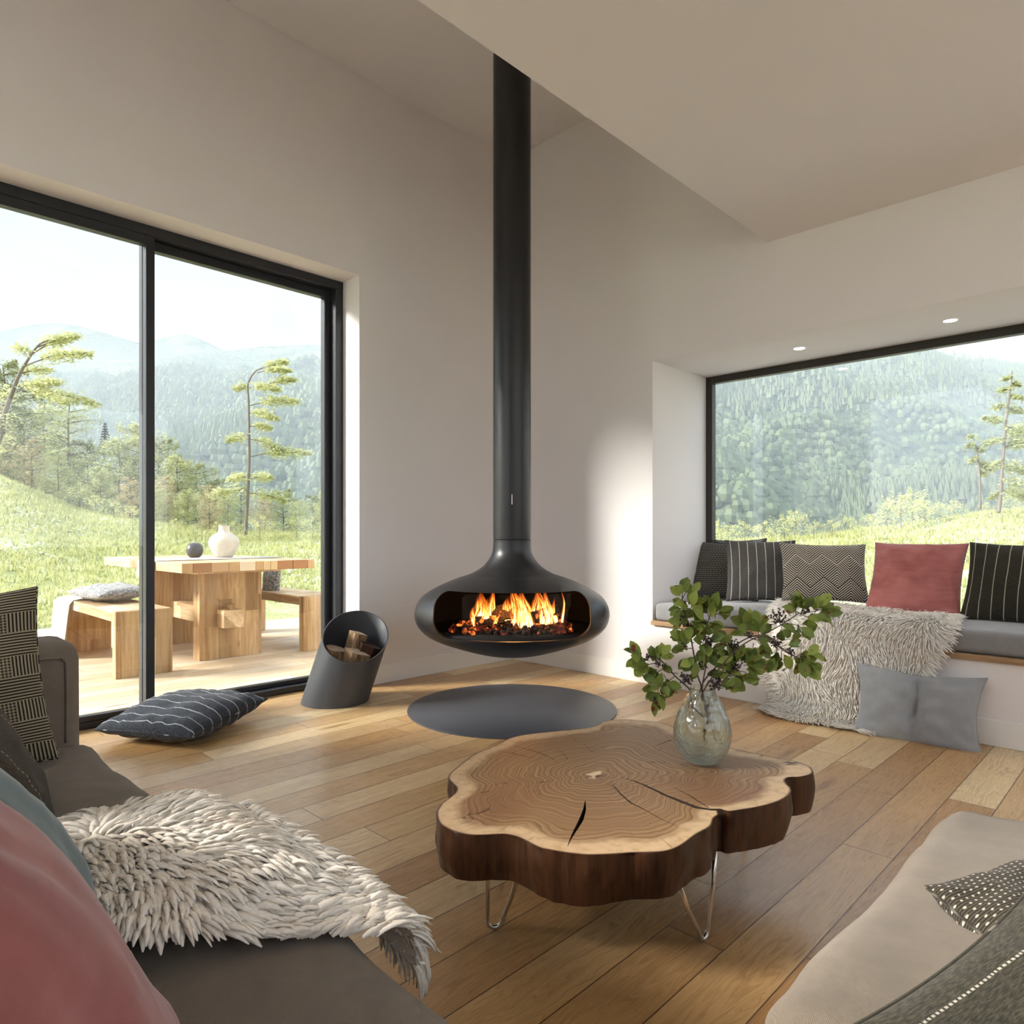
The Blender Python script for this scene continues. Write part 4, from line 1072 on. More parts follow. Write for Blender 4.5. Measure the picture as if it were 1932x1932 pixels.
branch([zp(740,1330,.02), zp(650,1230,.01), zp(715,1090), zp(680,960), zp(610,560), zp(560,420), zp(560,300)],
  [(zp(560,270), UP, 6, .042), (zp(600,270), UP+RT*.5, 4, .042), (zp(520,360), -RT+UP*.2, 4, .035), (zp(640,400), UP+RT*.3, 5, .052), (zp(540,430), -RT, 4, .04), (zp(570,520), -RT*.4-UP*.2, 5, .045), (zp(610,600), -RT*.2-UP*.4, 4, .05), (zp(580,690), -RT*.6+UP*.2, 6, .05), (zp(560,760), -RT, 5, .05), (zp(640,860), -UP*.4-RT*.3, 6, .05), (zp(660,920), -UP*.2, 3, .04)],
  [(zp(540,520), .014, 14), (zp(570,740), .013, 12), (zp(600,570), .01, 8)],
  'tallest leafy berried branch rising left of centre from the glass vase')
branch([zp(770,1390,-.01), zp(740,1200,-.01), zp(725,1080,-.01), zp(760,850,-.02), zp(750,640,-.02), zp(790,480,-.02)],
  [(zp(830,430), UP, 6, .052), (zp(760,450), UP-RT*.4, 5, .05), (zp(700,500), -RT*.5+UP*.3, 5, .052), (zp(880,470), RT+UP*.2, 6, .046), (zp(740,520), UP*.2-FW, 4, .045), (zp(690,590), UP*.3-FW*.6, 5, .055), (zp(830,560), RT*.8-UP*.1, 4, .042), (zp(840,670), RT+UP*.1, 5, .045), (zp(730,720), -UP*.2-FW, 4, .05), (zp(870,740), RT+UP*.3, 4, .045), (zp(740,800), -UP+RT*.1, 5, .052), (zp(800,870), RT, 5, .046)],
  [(zp(760,570), .016, 18), (zp(770,700), .022, 30), (zp(730,900), .018, 22)],
  'bushy leafy branch standing upright in the middle of the glass vase')
branch([zp(740,1530,.01), zp(745,1420,.01), zp(790,1300,.01), zp(720,1080,.01), zp(850,900), zp(970,760), zp(1110,670), zp(1240,640), zp(1420,540), zp(1520,470)],
  [(zp(1500,400), UP, 5, .045), (zp(1560,410), UP+RT*.3, 5, .045), (zp(1450,440), -RT*.6+UP*.2, 3, .038), (zp(1690,400), UP+RT*.5, 5, .05), (zp(1740,440), RT, 5, .05), (zp(1700,500), RT-UP*.3, 4, .045), (zp(1620,510), RT-UP*.4, 4, .045), (zp(1540,580), RT-UP*.3, 4, .05), (zp(1500,640), RT-UP*.5, 3, .045), (zp(1390,610), -UP+RT*.4, 4, .042), (zp(1120,560), UP-RT*.2, 6, .055), (zp(1200,590), UP+RT*.2, 5, .055), (zp(1060,600), -RT+UP*.1, 3, .045), (zp(1200,690), RT-UP*.2, 4, .046), (zp(1220,740), -UP+RT*.3, 4, .05), (zp(1140,800), -UP-RT*.1, 4, .05), (zp(900,900), RT-UP*.1, 4, .05), (zp(870,850), RT, 4, .045)],
  [(zp(1360,510), .032, 40), (zp(1580,450), .018, 14), (zp(1110,650), .016, 14), (zp(970,740), .024, 30), (zp(1320,700), .020, 20)],
  'leafy berried branch reaching farthest right out of the glass vase',
  [[zp(1240,650), zp(1330,720), zp(1450,800), zp(1540,850)], [zp(1520,470), zp(1620,460), zp(1700,440)], [zp(1110,670), zp(1180,700), zp(1220,760)]])
branch([zp(830,1520,-.01), zp(790,1330,-.01), zp(795,1130,-.01), zp(930,1000,-.02), zp(1010,930,-.02), zp(1060,880,-.02)],
  [(zp(1000,830), UP, 6, .05), (zp(1060,850), UP+RT*.3, 5, .05), (zp(960,850), UP-RT*.3, 4, .045), (zp(1110,850), RT+UP*.2, 4, .05), (zp(1150,900), RT, 5, .045), (zp(1090,960), RT-UP*.2, 4, .05), (zp(1060,1010), RT-UP*.3, 4, .046), (zp(990,1030), RT-UP*.4, 4, .05), (zp(960,1080), RT-UP*.2, 2, .042), (zp(900,1090), RT*.3, 3, .04), (zp(900,960), -RT+UP*.1, 3, .05), (zp(960,960), RT*.2, 3, .04)],
  [(zp(830,1050), .024, 36), (zp(1000,920), .016, 16)],
  'short leafy berried branch leaning right of centre in the glass vase')
branch([zp(770,1380,-.03), zp(760,1240,-.02), zp(730,1120,-.01), zp(1000,780,-.03), zp(1240,660,-.05), zp(1400,780,-.06), zp(1520,840,-.06)],
  [(zp(1330,830), -UP-RT*.2, 3, .045), (zp(1380,860), -UP, 5, .055), (zp(1460,870), -UP, 3, .045), (zp(1560,800), RT+UP*.5, 3, .04), (zp(1600,830), RT, 5, .055), (zp(1560,900), -UP+RT*.2, 5, .055), (zp(1610,910), -UP+RT*.6, 4, .05), (zp(1490,740), RT+UP*.4, 3, .038)],
  [(zp(1330,720), .02, 16), (zp(1460,790), .014, 14)],
  'drooping leafy branch ending below the rightmost branch in the glass vase')
# ---------------------------------------------------------------- outdoors: meadow, terrace, trees, hills
def cf(X, Z, z=0.):
    p = CAM+FW*Z+RT*X; p.z = z; return p
hb = [(-2., 3.8), (-.95, 3.5), (-.743, 2.75), (-.70, 2.4), (-.627, 1.75), (-.54, 1.35), (-.40, 1.0), (-.25, .95), (0, .6), (.29, .62), (.41, .85), (.5, 1.05), (.6, 1.25), (.68, 1.65), (.75, 1.8), (1.2, 2.0), (2., 2.0)]
def ground(X, Z):
    a = X/max(Z, .5)
    zb = 22.
    t = sstep(6.6, zb, Z); h = interp(hb, a)*(t*.75+.25*clamp((Z-6.6)/(zb-6.6)))
    h += .10*noise.noise(V((X*.35, Z*.35, 0)))*sstep(7, 12, Z)+.035*noise.noise(V((X*1.5, Z*1.5, 5)))*sstep(7, 9, Z)
    if Z > zb+1.5: h -= (Z-zb-1.5)**1.25*.16
    return h-.09
b = MB(); nx, nz = 150, 110; vs = []
for j in range(nz+1):
    Z = -14+60*(j/nz)
    for i in range(nx+1):
        X = -48+96*i/nx
        vs.append(cf(X, Z, ground(X, Z)))
b.add(vs, [(j*(nx+1)+i, j*(nx+1)+i+1, (j+1)*(nx+1)+i+1, (j+1)*(nx+1)+i) for j in range(nz) for i in range(nx)])
b.build('meadow', M['meadow'], kind='structure', recalc=False)
struct(MB().box((-4.6, .345, -.10), (.55, 3.72, -.012)), 'terrace_floor', M['deck'])
# gravel strip past the terrace
b = MB(); vs = []
for i in range(31):
    for j in range(9):
        x = -5.2+7.2*i/30; y = 3.74+1.25*j/8+.15*noise.noise(V((x, 0, 3)))*(1 if j == 8 else 0)
        vs.append(V((x, y, -.045+.01*noise.noise(V((x*5, y*5, 0))))))
b.add(vs, [(i*9+j, (i+1)*9+j, (i+1)*9+j+1, i*9+j+1) for i in range(30) for j in range(8)])
b.build('gravel_path', M['gravel'], kind='structure')

apron_ = MB()  # unseen pale ground added round the house to cut green bounce indoors
for lo_, hi_ in (((.765, -12, 0), (6.5, 1.2, 0)), ((-12, -14, 0), (.765, -6.31, 0)), ((-14, -6.31, 0), (-6.01, 3.0, 0))):
    n1, n2 = 24, 24
    vs_ = [V((lerp(lo_[0], hi_[0], i/n1), lerp(lo_[1], hi_[1], j/n2), -.05)) for i in range(n1+1) for j in range(n2+1)]
    for p in vs_:
        q = p-CAM; p.z = max(-.05, ground(q.dot(RT), q.dot(FW))+.012)
    apron_.add(vs_, [(i*(n2+1)+j, (i+1)*(n2+1)+j, (i+1)*(n2+1)+j+1, i*(n2+1)+j+1) for i in range(n1) for j in range(n2)])
apron_.build('unseen_bounce_gravel', M['gravel'], kind='structure')

# ----- terrace furniture
tb = empty('outdoor_table', (-1.5, 2.3, 0), 'reclaimed wood dining table on the terrace outside the sliding door', 'table')
TX0, TX1, TY0, TY1 = -2.0, -.95, 1.37, 3.2
rr = random.Random(3)
edge_tones = [plain('table_block_'+n_, srgb(*c), .6) for n_, c in (('pale', (232,212,180)), ('tan', (196,158,112)), ('honey', (214,184,138)), ('brown', (168,120,78)))]
bt = MB(); y = TY0
while y < TY1-.01:
    dy = min(rr.choice((.09, .12, .15)), TY1-y)
    if TY1-y-dy < .05: dy = TY1-y
    bt.rbox((TX0, y+.0008, .70), (TX1, y+dy-.0008, .77), .002, 1, mi=0); y += dy
bt.build('table_top', [M['reclaim_y']], tb, smooth=False)
x = TX0
be = MB()
while x < TX1-.01:
    dx = min(rr.choice((.06, .08, .11, .13)), TX1-x)
    if TX1-x-dx < .04: dx = TX1-x
    be.rbox((x+.001, TY0-.02, .70), (x+dx-.001, TY0, .7705), .002, 1, mi=rr.randrange(4)); x += dx
be.build('end_blocks', edge_tones, tb, smooth=False)
MB().rbox((TX0+.18, TY0+.20, .675), (TX1-.18, TY1-.20, .699), .003, 1).build('apron', M['reclaim_y'], tb, smooth=False)
for y0 in (1.71, 2.72):
    MB().rbox((-1.735, y0, -.012), (-1.23, y0+.13, .675), .004, 1).build('pedestal', M['reclaim_z'], tb, smooth=False)
MB().rbox((-1.60, 1.58, .24), (-1.44, 2.95, .38), .004, 1).build('stretcher', M['reclaim_y'], tb, smooth=False)
MB().rbox((-1.545, 1.605, .375), (-1.50, 1.66, .425), .002, 1).build('tenon_peg', M['reclaim_z'], tb, smooth=False)
def bench(x0, x1, y0, y1, label):
    t = empty('outdoor_bench', ((x0+x1)/2, (y0+y1)/2, 0), label, 'bench', 'reclaimed wood benches at the terrace table')
    MB().rbox((x0, y0+.075, .375), (x1, y1-.075, .45), .003, 1).build('seat', M['reclaim_y'], t, smooth=False)
    for a, c_ in ((y0, y0+.075), (y1-.075, y1)):
        MB().rbox((x0, a, -.012), (x1, c_, .45), .003, 1).build('leg_panel', M['reclaim_z'], t, smooth=False)
bench(-2.40, -2.03, 1.44, 2.95, 'reclaimed wood bench on the near side of the terrace table')
bench(-.95, -.58, 1.53, 3.05, 'reclaimed wood bench on the far right side of the terrace table')
cz = MB().lathe([(.0005,0),(.060,0),(.085,.03),(.115,.09),(.128,.135),(.115,.178),(.080,.205),(.052,.222),(.046,.24),(.044,.272),(.047,.280),(.040,.280),(.038,.24),(.0005,.235)], (-1.34, 2.19, .771), 48)
tag(cz.build('stoneware_jar', (lambda n: n.done(n.bsdf(n.mix(n.noise(n.tc(), 22, 4, .7), (.48, .42, .34), (.72, .66, .57)), .8, n.bump(n.noise(n.tc(), 60, 3), .3, .004))))(NT('sandy_stoneware')), origin=(-1.34, 2.19, .771)), 'sandy beige round bellied jar with short neck on the terrace table', 'vase')
cz = MB().lathe([(.0005,0),(.032,0),(.058,.022),(.070,.065),(.060,.108),(.040,.128),(.022,.132),(.018,.126),(.0005,.10)], (-1.52, 2.37, .771), 40)
tag(cz.build('round_pot', plain('dark_glazed_ceramic', (.065, .062, .066), .3), origin=(-1.52, 2.37, .771)), 'small dark grey spherical pot on the terrace table', 'vase')
# runner over the table edge
linen = fabric('cream_speckled_linen', (.66, .62, .54), (.48, .44, .38), 500, bump=.2)
b = MB(); vs = []; nj = 14
prof_ = [(-.93, .774), (-1.3, .774), (-1.7, .7735), (-1.97, .7735), (-2.003, .772), (-2.008, .75), (-2.009, .70), (-2.011, .66), (-2.012, .63)]
for i, (x, z) in enumerate(prof_):
    for j in range(nj+1):
        y = lerp(1.88, 2.28, j/nj); vs.append((x-.004*(i > 5)*math.sin(j*1.3), y, z))
b.add(vs, [(i*(nj+1)+j, i*(nj+1)+j+1, (i+1)*(nj+1)+j+1, (i+1)*(nj+1)+j) for i in range(len(prof_)-1) for j in range(nj)])
o = b.build('table_runner', linen, origin=(-1.5, 2.1, .77)); md = o.modifiers.new('th', 'SOLIDIFY'); md.thickness = .002; md.offset = 1
tag(o, 'cream table runner hanging over the side of the terrace table', 'table runner')
# throw over the far end of the near bench
b = MB(); vs = []; nj = 26
prof_ = [(-2.05, .458), (-2.2, .459), (-2.36, .458), (-2.405, .452), (-2.425, .42), (-2.432, .33), (-2.44, .22), (-2.45, .11), (-2.455, .03)]
for i, (x, z) in enumerate(prof_):
    for j in range(nj+1):
        t = j/nj; y = lerp(2.50, 2.95, t) if i < 4 else lerp(2.50+.03*(i-3)*.5, 3.0, t)
        w_ = .012*math.sin(t*22)*clamp((i-3)/3)
        vs.append((x+w_-abs(w_)*.6, y, z-(.0 if i < 4 else 0)+(.002*math.sin(t*18))))
b.add(vs, [(i*(nj+1)+j, i*(nj+1)+j+1, (i+1)*(nj+1)+j+1, (i+1)*(nj+1)+j) for i in range(len(prof_)-1) for j in range(nj)])
o = b.build('linen_throw', linen, origin=(-2.3, 2.7, .45)); md = o.modifiers.new('th', 'SOLIDIFY'); md.thickness = .005; md.offset = 1
tag(o, 'cream linen throw hanging over the far end of the near terrace bench', 'throw')
cushion('throw_cushion', (-2.20, 2.30, .525), V((.12, -1, 0)), V((.99, .12, .02)), .62, .40, .13, M['crinkle'], 'grey crinkled cushion lying on the near terrace bench', 51, wr=.008)
cushion('throw_cushion', W(512, 1096, 6.45), RT*.9-FW*.5, UP+FW*.1, .22, .26, .09, M['crinkle'], 'grey crinkled cushion propped on the far bench behind the terrace table', 52, wr=.005)

# ----- vegetation
def leafquad(b, p, s, rr, flat=.4):
    a = V((rr.uniform(-1, 1), rr.uniform(-1, 1), rr.uniform(-1, 1)*flat)).normalized()
    n_ = V((rr.uniform(-1, 1)*.7, rr.uniform(-1, 1)*.7, 1)).normalized()
    c_ = a.cross(n_).normalized()
    b.add([p-a*s, p-c_*s*.5, p+a*s, p+c_*s*.5], [(0, 1, 2, 3)])
def spray(b, p, d_, L, wd, k_, s, rr, thick=.12):
    d_ = V(d_).normalized(); sd = d_.cross(UP)
    sd = sd.normalized() if sd.length > 1e-3 else V((1, 0, 0))
    for i in range(k_):
        t = rr.random(); w_ = wd*math.sin(PI*(.12+.83*t))
        q = p+d_*(L*t)+sd*(rr.gauss(0, .42)*w_)+UP*(rr.gauss(0, .5)*thick-.10*L*t*t)
        leafquad(b, q, s*rr.uniform(.6, 1.2), rr)
def make_tree(seed, h, crown_lo, rad, nb, lmat, lsize, leaves, name='forest_tree', spread=.9):
    rr = random.Random(seed); t = empty(name, (0, 0, 0))
    trunk = [V((rr.uniform(-.1, .1)*h*.1*i/5, rr.uniform(-.1, .1)*h*.1*i/5, h*i/6)) for i in range(7)]; trunk[0] = V((0, 0, -.3))
    tp_ = catmull(trunk, 4); tb_ = MB(); tb_.tube(tp_, [lerp(.014*h, .003*h, i/len(tp_)) for i in range(len(tp_))], 6)
    lf = MB()
    for k_ in range(nb):
        z = lerp(crown_lo, 1., (k_+rr.random())/nb)
        base = tp_[min(len(tp_)-1, int(z*(len(tp_)-1)))]
        a = k_*2.4+rr.uniform(-.4, .4)
        prof = math.sin(PI*clamp((z-crown_lo)/(1-crown_lo)*.86+.10))**.6
        L = rad*prof*rr.uniform(.7, 1.15)
        d_ = V((math.cos(a), math.sin(a), rr.uniform(.05, .55)*spread))
        tb_.tube([base, base+d_*L*.5, base+d_*L*.9-UP*.05*L], [.005*h, .003*h, .001*h], 4, caps=False)
        spray(lf, base+d_*L*.18, d_, L*.9, L*.42, leaves//nb, lsize, rr, .20*L+.06)
    tb_.build('trunk', M['treebark'], t); lf.build('foliage', lmat, t)
    return t
def copy_tree(o, parent=None):
    c = o.copy(); COL.objects.link(c)
    if parent is not None: c.parent = parent
    for ch in [q for q in bpy.data.objects if q.parent == o and q is not c]: copy_tree(ch, c)
    return c
def place(t, px, Z, lift=0., rot=0., s=1.):
    X = (px-966)/FOC*Z; p = cf(X, Z, ground(X, Z)-.02+lift); t.location = p; t.rotation_euler = (0, 0, rot); t.scale = (s, s, s)
protos = [make_tree(101, 7., .18, 2.3, 30, M['tl_beech'], .10, 6000), make_tree(102, 6., .10, 2.4, 32, M['tl_mid'], .095, 7000),
          make_tree(103, 6.5, .10, 2.3, 32, M['tl_dark'], .095, 7500), make_tree(104, 5.5, .08, 2.1, 30, M['tl_brown'], .09, 6000),
          make_tree(105, 7.5, .40, 2.0, 24, M['tl_beech'], .09, 3600), make_tree(106, 4.5, .04, 2.2, 30, M['tl_mid'], .085, 6500)]
kinds = ['tall pale green tree in the wood', 'rounded mid green tree in the wood', 'dense dark green tree in the wood', 'tawny leaved tree in the wood', 'slender bare stemmed tree in the wood', 'low wide green tree in the wood']
used = [False]*6
rr = random.Random(8)
# (px, top py, Z, proto, note)
wood_list = [(-60,690,25,2,'at the far left edge'),(8,688,26,2,'behind the large leaning tree'),(-15,770,22,3,'at the left edge of the sliding door'),(45,770,27,1,'just right of the large leaning tree'),
 (85,760,29,0,'above the top of the grassy slope'),(130,748,26,4,'crown below the long bare branch'),(60,830,24,3,'low on the left of the slope'),(110,850,23,5,'at the crest of the grassy slope'),
 (165,835,27,2,'between slope and small spruce'),(20,850,25,5,'at the foot of the wood, far left'),(225,830,25,1,'just left of the door mullion'),(262,800,26,0,'behind the door mullion'),
 (190,880,22,5,'below the small spruce'),(245,905,21,3,'low by the door mullion, above the terrace table'),(300,830,27,1,'just right of the door mullion'),(335,860,25,0,'left of the thin stump like trunk'),
 (310,900,22,3,'low right of the mullion'),(370,875,26,1,'above the round dark pot'),(355,925,21,5,'behind the round dark pot'),(405,905,25,2,'left of the tall windswept tree'),
 (430,935,22,5,'behind the beige jar'),(455,915,27,4,'just left of the tall windswept tree'),(500,940,24,3,'right of the tall windswept tree base'),(535,925,27,1,'below the lowest windswept branch'),
 (565,945,23,5,'near the right edge of the sliding door'),(590,935,26,2,'next to the door frame'),(620,925,24,1,'by the reflection at the door frame'),(150,905,24,2,'low in the middle of the left pane'),
 (290,930,20,5,'at the meadow edge behind the mullion'),(395,950,20,3,'at the meadow edge left of the jar'),(-110,740,24,1,'outside the left edge'),(660,930,25,5,'behind the door jamb')]
PH = [7.,6.,6.5,5.5,7.5,4.5]
for px, ty, Z, k_, note in wood_list:
    o = protos[k_] if not used[k_] else copy_tree(protos[k_]); used[k_] = True
    X = (px-966)/FOC*Z; gz = ground(X, Z); top = 1-(ty-HZ)/FOC*Z
    place(o, px, Z, 0, rr.uniform(0, 6.28), max(.25, (top-gz)/PH[k_]))
    tag(o, kinds[k_]+', '+note, 'tree', 'trees of the wood beyond the meadow')
# feature trees with wind-swept tiers, built from their own stems
def feature_tree(name, label, stem, tiers, Z, rad, lmat, lsz=.075, dens=1., seed=1):
    rr = random.Random(seed)
    P = [W(x, y, Z) for x, y in stem]
    t = empty(name, P[0], label, 'tree')
    st = catmull(P, 5); n2 = len(st); tb_ = MB(); tb_.tube(st, [lerp(rad, rad*.18, i/n2) for i in range(n2)], 7)
    lf = MB()
    for (x0, y0, x1, y1, wd, dz) in tiers:
        a = W(x0, y0, Z); c_ = W(x1, y1, Z+dz); mid = a.lerp(c_, .5)+UP*.06*(c_-a).length
        bp = catmull([a, mid, c_], 5); tb_.tube(bp, [lerp(rad*.28, rad*.06, i/len(bp)) for i in range(len(bp))], 4, caps=False)
        L = (c_-a).length
        for i in range(int(430*L*dens)):
            tt_ = rr.uniform(.30, 1.05); q = a.lerp(c_, tt_)+UP*(.06*L*math.sin(PI*min(1, tt_)))
            w_ = wd*(.35+.65*math.sin(PI*min(1, tt_*.8+.1)))
            q = q+FW*rr.gauss(0, w_*.5)+RT*rr.gauss(0, w_*.35)+UP*rr.gauss(0, w_*.24)
            leafquad(lf, q, lsz*rr.uniform(.6, 1.2), rr)
    tb_.build('trunk', M['treebark'], t); lf.build('foliage', lmat, t)
    return t
feature_tree('windswept_tree', 'tall slim windswept tree with tiered branches, right of the door mullion',
  [(463,1012),(466,960),(470,880),(470,820),(469,760),(468,725),(478,705),(490,696),(512,692)],
  [(490,697,540,683,.22,.3),(486,703,545,700,.2,-.3),(500,726,556,717,.24,.4),(468,728,445,735,.22,.3),(470,732,525,735,.26,-.4),(471,765,558,758,.30,.5),(470,780,520,790,.26,-.5),(470,805,510,808,.26,.4),(470,820,432,832,.28,-.5),(471,828,530,848,.28,.3),(471,862,580,856,.34,.4),(469,900,436,905,.3,.4),(468,905,510,902,.3,-.3),(467,930,535,945,.32,.5),(466,925,400,935,.36,-.5)],
  19., .048, M['tl_beech'], .06, 1.0, 3)
feature_tree('leaning_tree', 'large leaning tree with long spreading bare branches at the left edge of the door',
  [(-25,860),(-2,830),(6,790),(20,750),(35,710),(52,680),(72,652),(92,642)],
  [(60,668,140,632,.30,.6),(48,690,165,668,.32,-.5),(72,655,145,636,.24,.3),(38,705,92,698,.26,.5),(30,740,110,722,.28,-.4),(42,738,178,762,.32,.5),(50,745,125,758,.26,-.6),(20,760,-20,740,.5,.6),(15,790,-30,800,.5,-.5),(10,815,-10,850,.5,.3),(52,672,35,655,.26,.2)],
  17., .075, M['tl_beech'], .055, 1.0, 4)
feature_tree('slender_pine', 'tall slender tree with sparse tufted branches at the right edge of the picture window',
  [(1884,968),(1888,930),(1893,860),(1899,790),(1906,740),(1910,700)],
  [(1910,712,1896,716,.14,.2),(1908,722,1922,728,.14,.1),(1907,735,1885,738,.18,.2),(1905,745,1926,752,.18,-.2),(1902,765,1876,770,.2,.2),(1900,772,1926,778,.2,.2),(1898,800,1858,788,.2,.2),(1898,805,1926,815,.26,-.3),(1896,830,1858,838,.26,.3),(1895,845,1935,838,.3,.2),(1893,870,1875,880,.26,.2),(1892,880,1935,890,.34,.3),(1890,905,1925,915,.34,-.3),(1889,925,1935,940,.34,.3),(1888,930,1870,940,.2,.2),(1892,850,1950,800,.4,.4)],
  18., .05, M['tl_mid'], .06, 1.1, 6)
feature_tree('slender_pine', 'short thin tree with small tufted crown, seen through the picture window',
  [(1849,962),(1849,910),(1846,870),(1840,835),(1834,822)],
  [(1836,826,1830,822,.14,.1),(1838,835,1826,845,.14,.1),(1842,845,1852,852,.16,.1),(1845,862,1832,872,.18,.1),(1846,870,1870,888,.18,.1),(1848,888,1858,897,.14,.1)],
  19., .035, M['tl_mid'], .06, 1.6, 7)
sp = MB(); lf = MB(); P0 = W(198, 870, 30.); rr = random.Random(15)
tag(P0, None) if False else None
st_ = empty('young_spruce', P0, 'small dark pointed spruce rising above the wood, left of the mullion', 'tree')
hh = 75/FOC*30
sp.tube([P0, P0+UP*hh], [.05, .01], 5).build('trunk', M['treebark'], st_)
for i in range(13):
    z = .2+.8*i/13; r = hh*.24*(1-z)+.02
    for k_ in range(9):
        a = k_*.7+i*1.3; d_ = V((math.cos(a), math.sin(a), -.25))
        spray(lf, P0+UP*(hh*z), d_, r*1.1, r*.35, 16, .045, rr, .02)
lf.build('foliage', M['spruce'], st_)
# shrubs along the meadow edge
sh = [make_tree(201, 1.6, .02, .95, 14, M['tl_shrub'], .055, 1100, 'meadow_shrub', 1.4), make_tree(202, 1.2, .02, .9, 12, M['tl_beech'], .05, 900, 'meadow_shrub', 1.2)]
us = [False, False]
rr = random.Random(21)
def shrub(px, top, Z, k_, lab):
    o = sh[k_] if not us[k_] else copy_tree(sh[k_]); us[k_] = True
    X = (px-966)/FOC*Z; gz = ground(X, Z); tz = 1-(top-HZ)/FOC*Z
    place(o, px, Z, 0, rr.uniform(0, 6.28), max(.2, (tz-gz)/(1.6, 1.2)[k_]))
    tag(o, lab, 'shrub', 'shrubs along the meadow edge')
for i, (px, top, Z) in enumerate([(330,985,19),(365,990,18),(410,985,19),(445,985,18.5),(490,975,18),(520,985,19),(560,975,19),(590,980,18),(250,955,19),(215,945,20),(180,935,21),(275,970,19),(620,980,19),(150,915,22)]):
    shrub(px, top, Z, i % 2, 'pale yellow green shrub at the meadow edge seen through the sliding door')
for i, (px, top, Z) in enumerate([(1345,985,20),(1375,992,20),(1405,985,21),(1440,985,20),(1480,975,20),(1500,965,21),(1535,985,20),(1570,982,20),(1600,975,21),(1645,970,20),(1675,950,21),(1700,935,20),(1722,928,21),(1745,945,20),(1775,948,21),(1800,945,20),(1825,965,20),(1860,948,19),(1905,935,19),(1930,930,20),(1360,1000,18),(1455,1000,18),(1625,990,18),(1950,940,19)]):
    shrub(px, top, Z, (i+1) % 2, 'pale yellow green shrub at the meadow edge seen through the picture window')
# meadow grass and flowers
rr = random.Random(31); g = MB(); fl_ = MB()
for i in range(26000):
    a = rr.choice((rr.uniform(-.80, -.22), rr.uniform(-.80, -.22), rr.uniform(.27, .80))); Z = 6.8+17*rr.random()**.9
    X = a*Z; p = cf(X, Z, 0)
    if -4.9 < p.x < .9 and p.y < 5.0: continue
    if p.y < .5 and p.x < .95: continue
    p.z = ground(X, Z)
    s = rr.uniform(.05, .13)*(.6+Z/22); d_ = V((rr.uniform(-.4, .4), rr.uniform(-.4, .4), 1))*s
    sd = V((rr.uniform(-1, 1), rr.uniform(-1, 1), 0)).normalized()*.012*(.5+Z/14)
    g.add([p-sd, p+sd, p+d_], [(0, 1, 2)])
    g.add([p-sd, p+sd, p+V((-d_.x*1.3, d_.y, d_.z*.8))], [(0, 1, 2)])
tag(g.build('meadow_grass', M['grass'], smooth=False), 'yellow green grass growing over the meadow', 'grass', kind='stuff')
wf = plain('white_petals', (.82, .86, .84), .8)
for i in range(9000):
    a = rr.choice((rr.uniform(-.78, -.22), rr.uniform(.27, .80))); Z = 7+15*rr.random()
    X = a*Z; p = cf(X, Z, 0)
    if (-4.9 < p.x < .9 and p.y < 5.0) or (p.y < .5 and p.x < .95): continue
    if noise.noise(V((X*.35, Z*.9, 9))) < .12: continue
    p.z = ground(X, Z)+rr.uniform(.03, .09)
    leafquad(fl_, p, .022*(.5+Z/14), rr, .3)
tag(fl_.build('meadow_flowers', wf, smooth=False), 'drifts of small white flowers in the meadow grass', 'flowers', kind='stuff')

# ----- mountains
def mountain(name, ridge, d0, d1, base0, a0, a1, mat, amp, seed, nx=220, nz=110, shape=1.15):
    b = MB(); vs = []
    for j in range(nz+1):
        t = j/nz; D = lerp(d0, d1, t)
        for i in range(nx+1):
            a = lerp(a0, a1, i/nx); px = 966+a*FOC
            top = 1+(HZ-interp(ridge, px))/FOC*d1
            X = a*D
            q = V((X, D, seed*13.))
            big = noise.fractal(q/(d1*.11), 1., 2.1, 5)
            rid = 1-abs(noise.noise(q/(d1*.16)+V((3, 1, 0))))*2
            h = lerp(base0, top, t**shape)
            env = math.sin(PI*min(1, t))**.7
            h += (big*.8+rid*.8-.4)*amp*d1*env
            h += noise.noise(q*.20)*1.6*d1/600*(1 if t < 1 else .3)
            vs.append(cf(X, D, h))
    for i in range(nx+1):
        a = lerp(a0, a1, i/nx); vs.append(cf(a*(d1+60), d1+60, base0))
    b.add(vs, [(j*(nx+1)+i, j*(nx+1)+i+1, (j+1)*(nx+1)+i+1, (j+1)*(nx+1)+i) for j in range(nz+1) for i in range(nx)])
    return b.build(name, mat, kind='structure')
mountain('mountain_right', [(1150,560),(1300,600),(1450,625),(1600,640),(1745,656),(1780,668),(1820,676),(1880,684),(1940,694),(2100,720)], 130, 620, -45, .10, 1.0, M['forest'], .035, 1, shape=1.0)
mountain('mountain_mid', [(-400,600),(-200,640),(0,668),(110,674),(200,682),(280,676),(400,664),(500,655),(560,651),(620,650),(760,640)], 160, 800, -50, -1.15, -.12, M['forest'], .03, 2, shape=1.0)
mountain('mountain_far', [(-400,660),(-100,640),(0,626),(60,612),(110,610),(140,614),(190,626),(264,648),(300,640),(345,628),(380,640),(430,665),(700,700)], 1150, 2000, -60, -1.15, -.12, M['forest2'], .01, 3, 160, 50)
struct(MB().add([cf(-900, 45, -20), cf(900, 45, -20), cf(2600, 2400, -62), cf(-2600, 2400, -62)], [(0, 1, 2, 3)]), 'valley_ground', M['forest'])
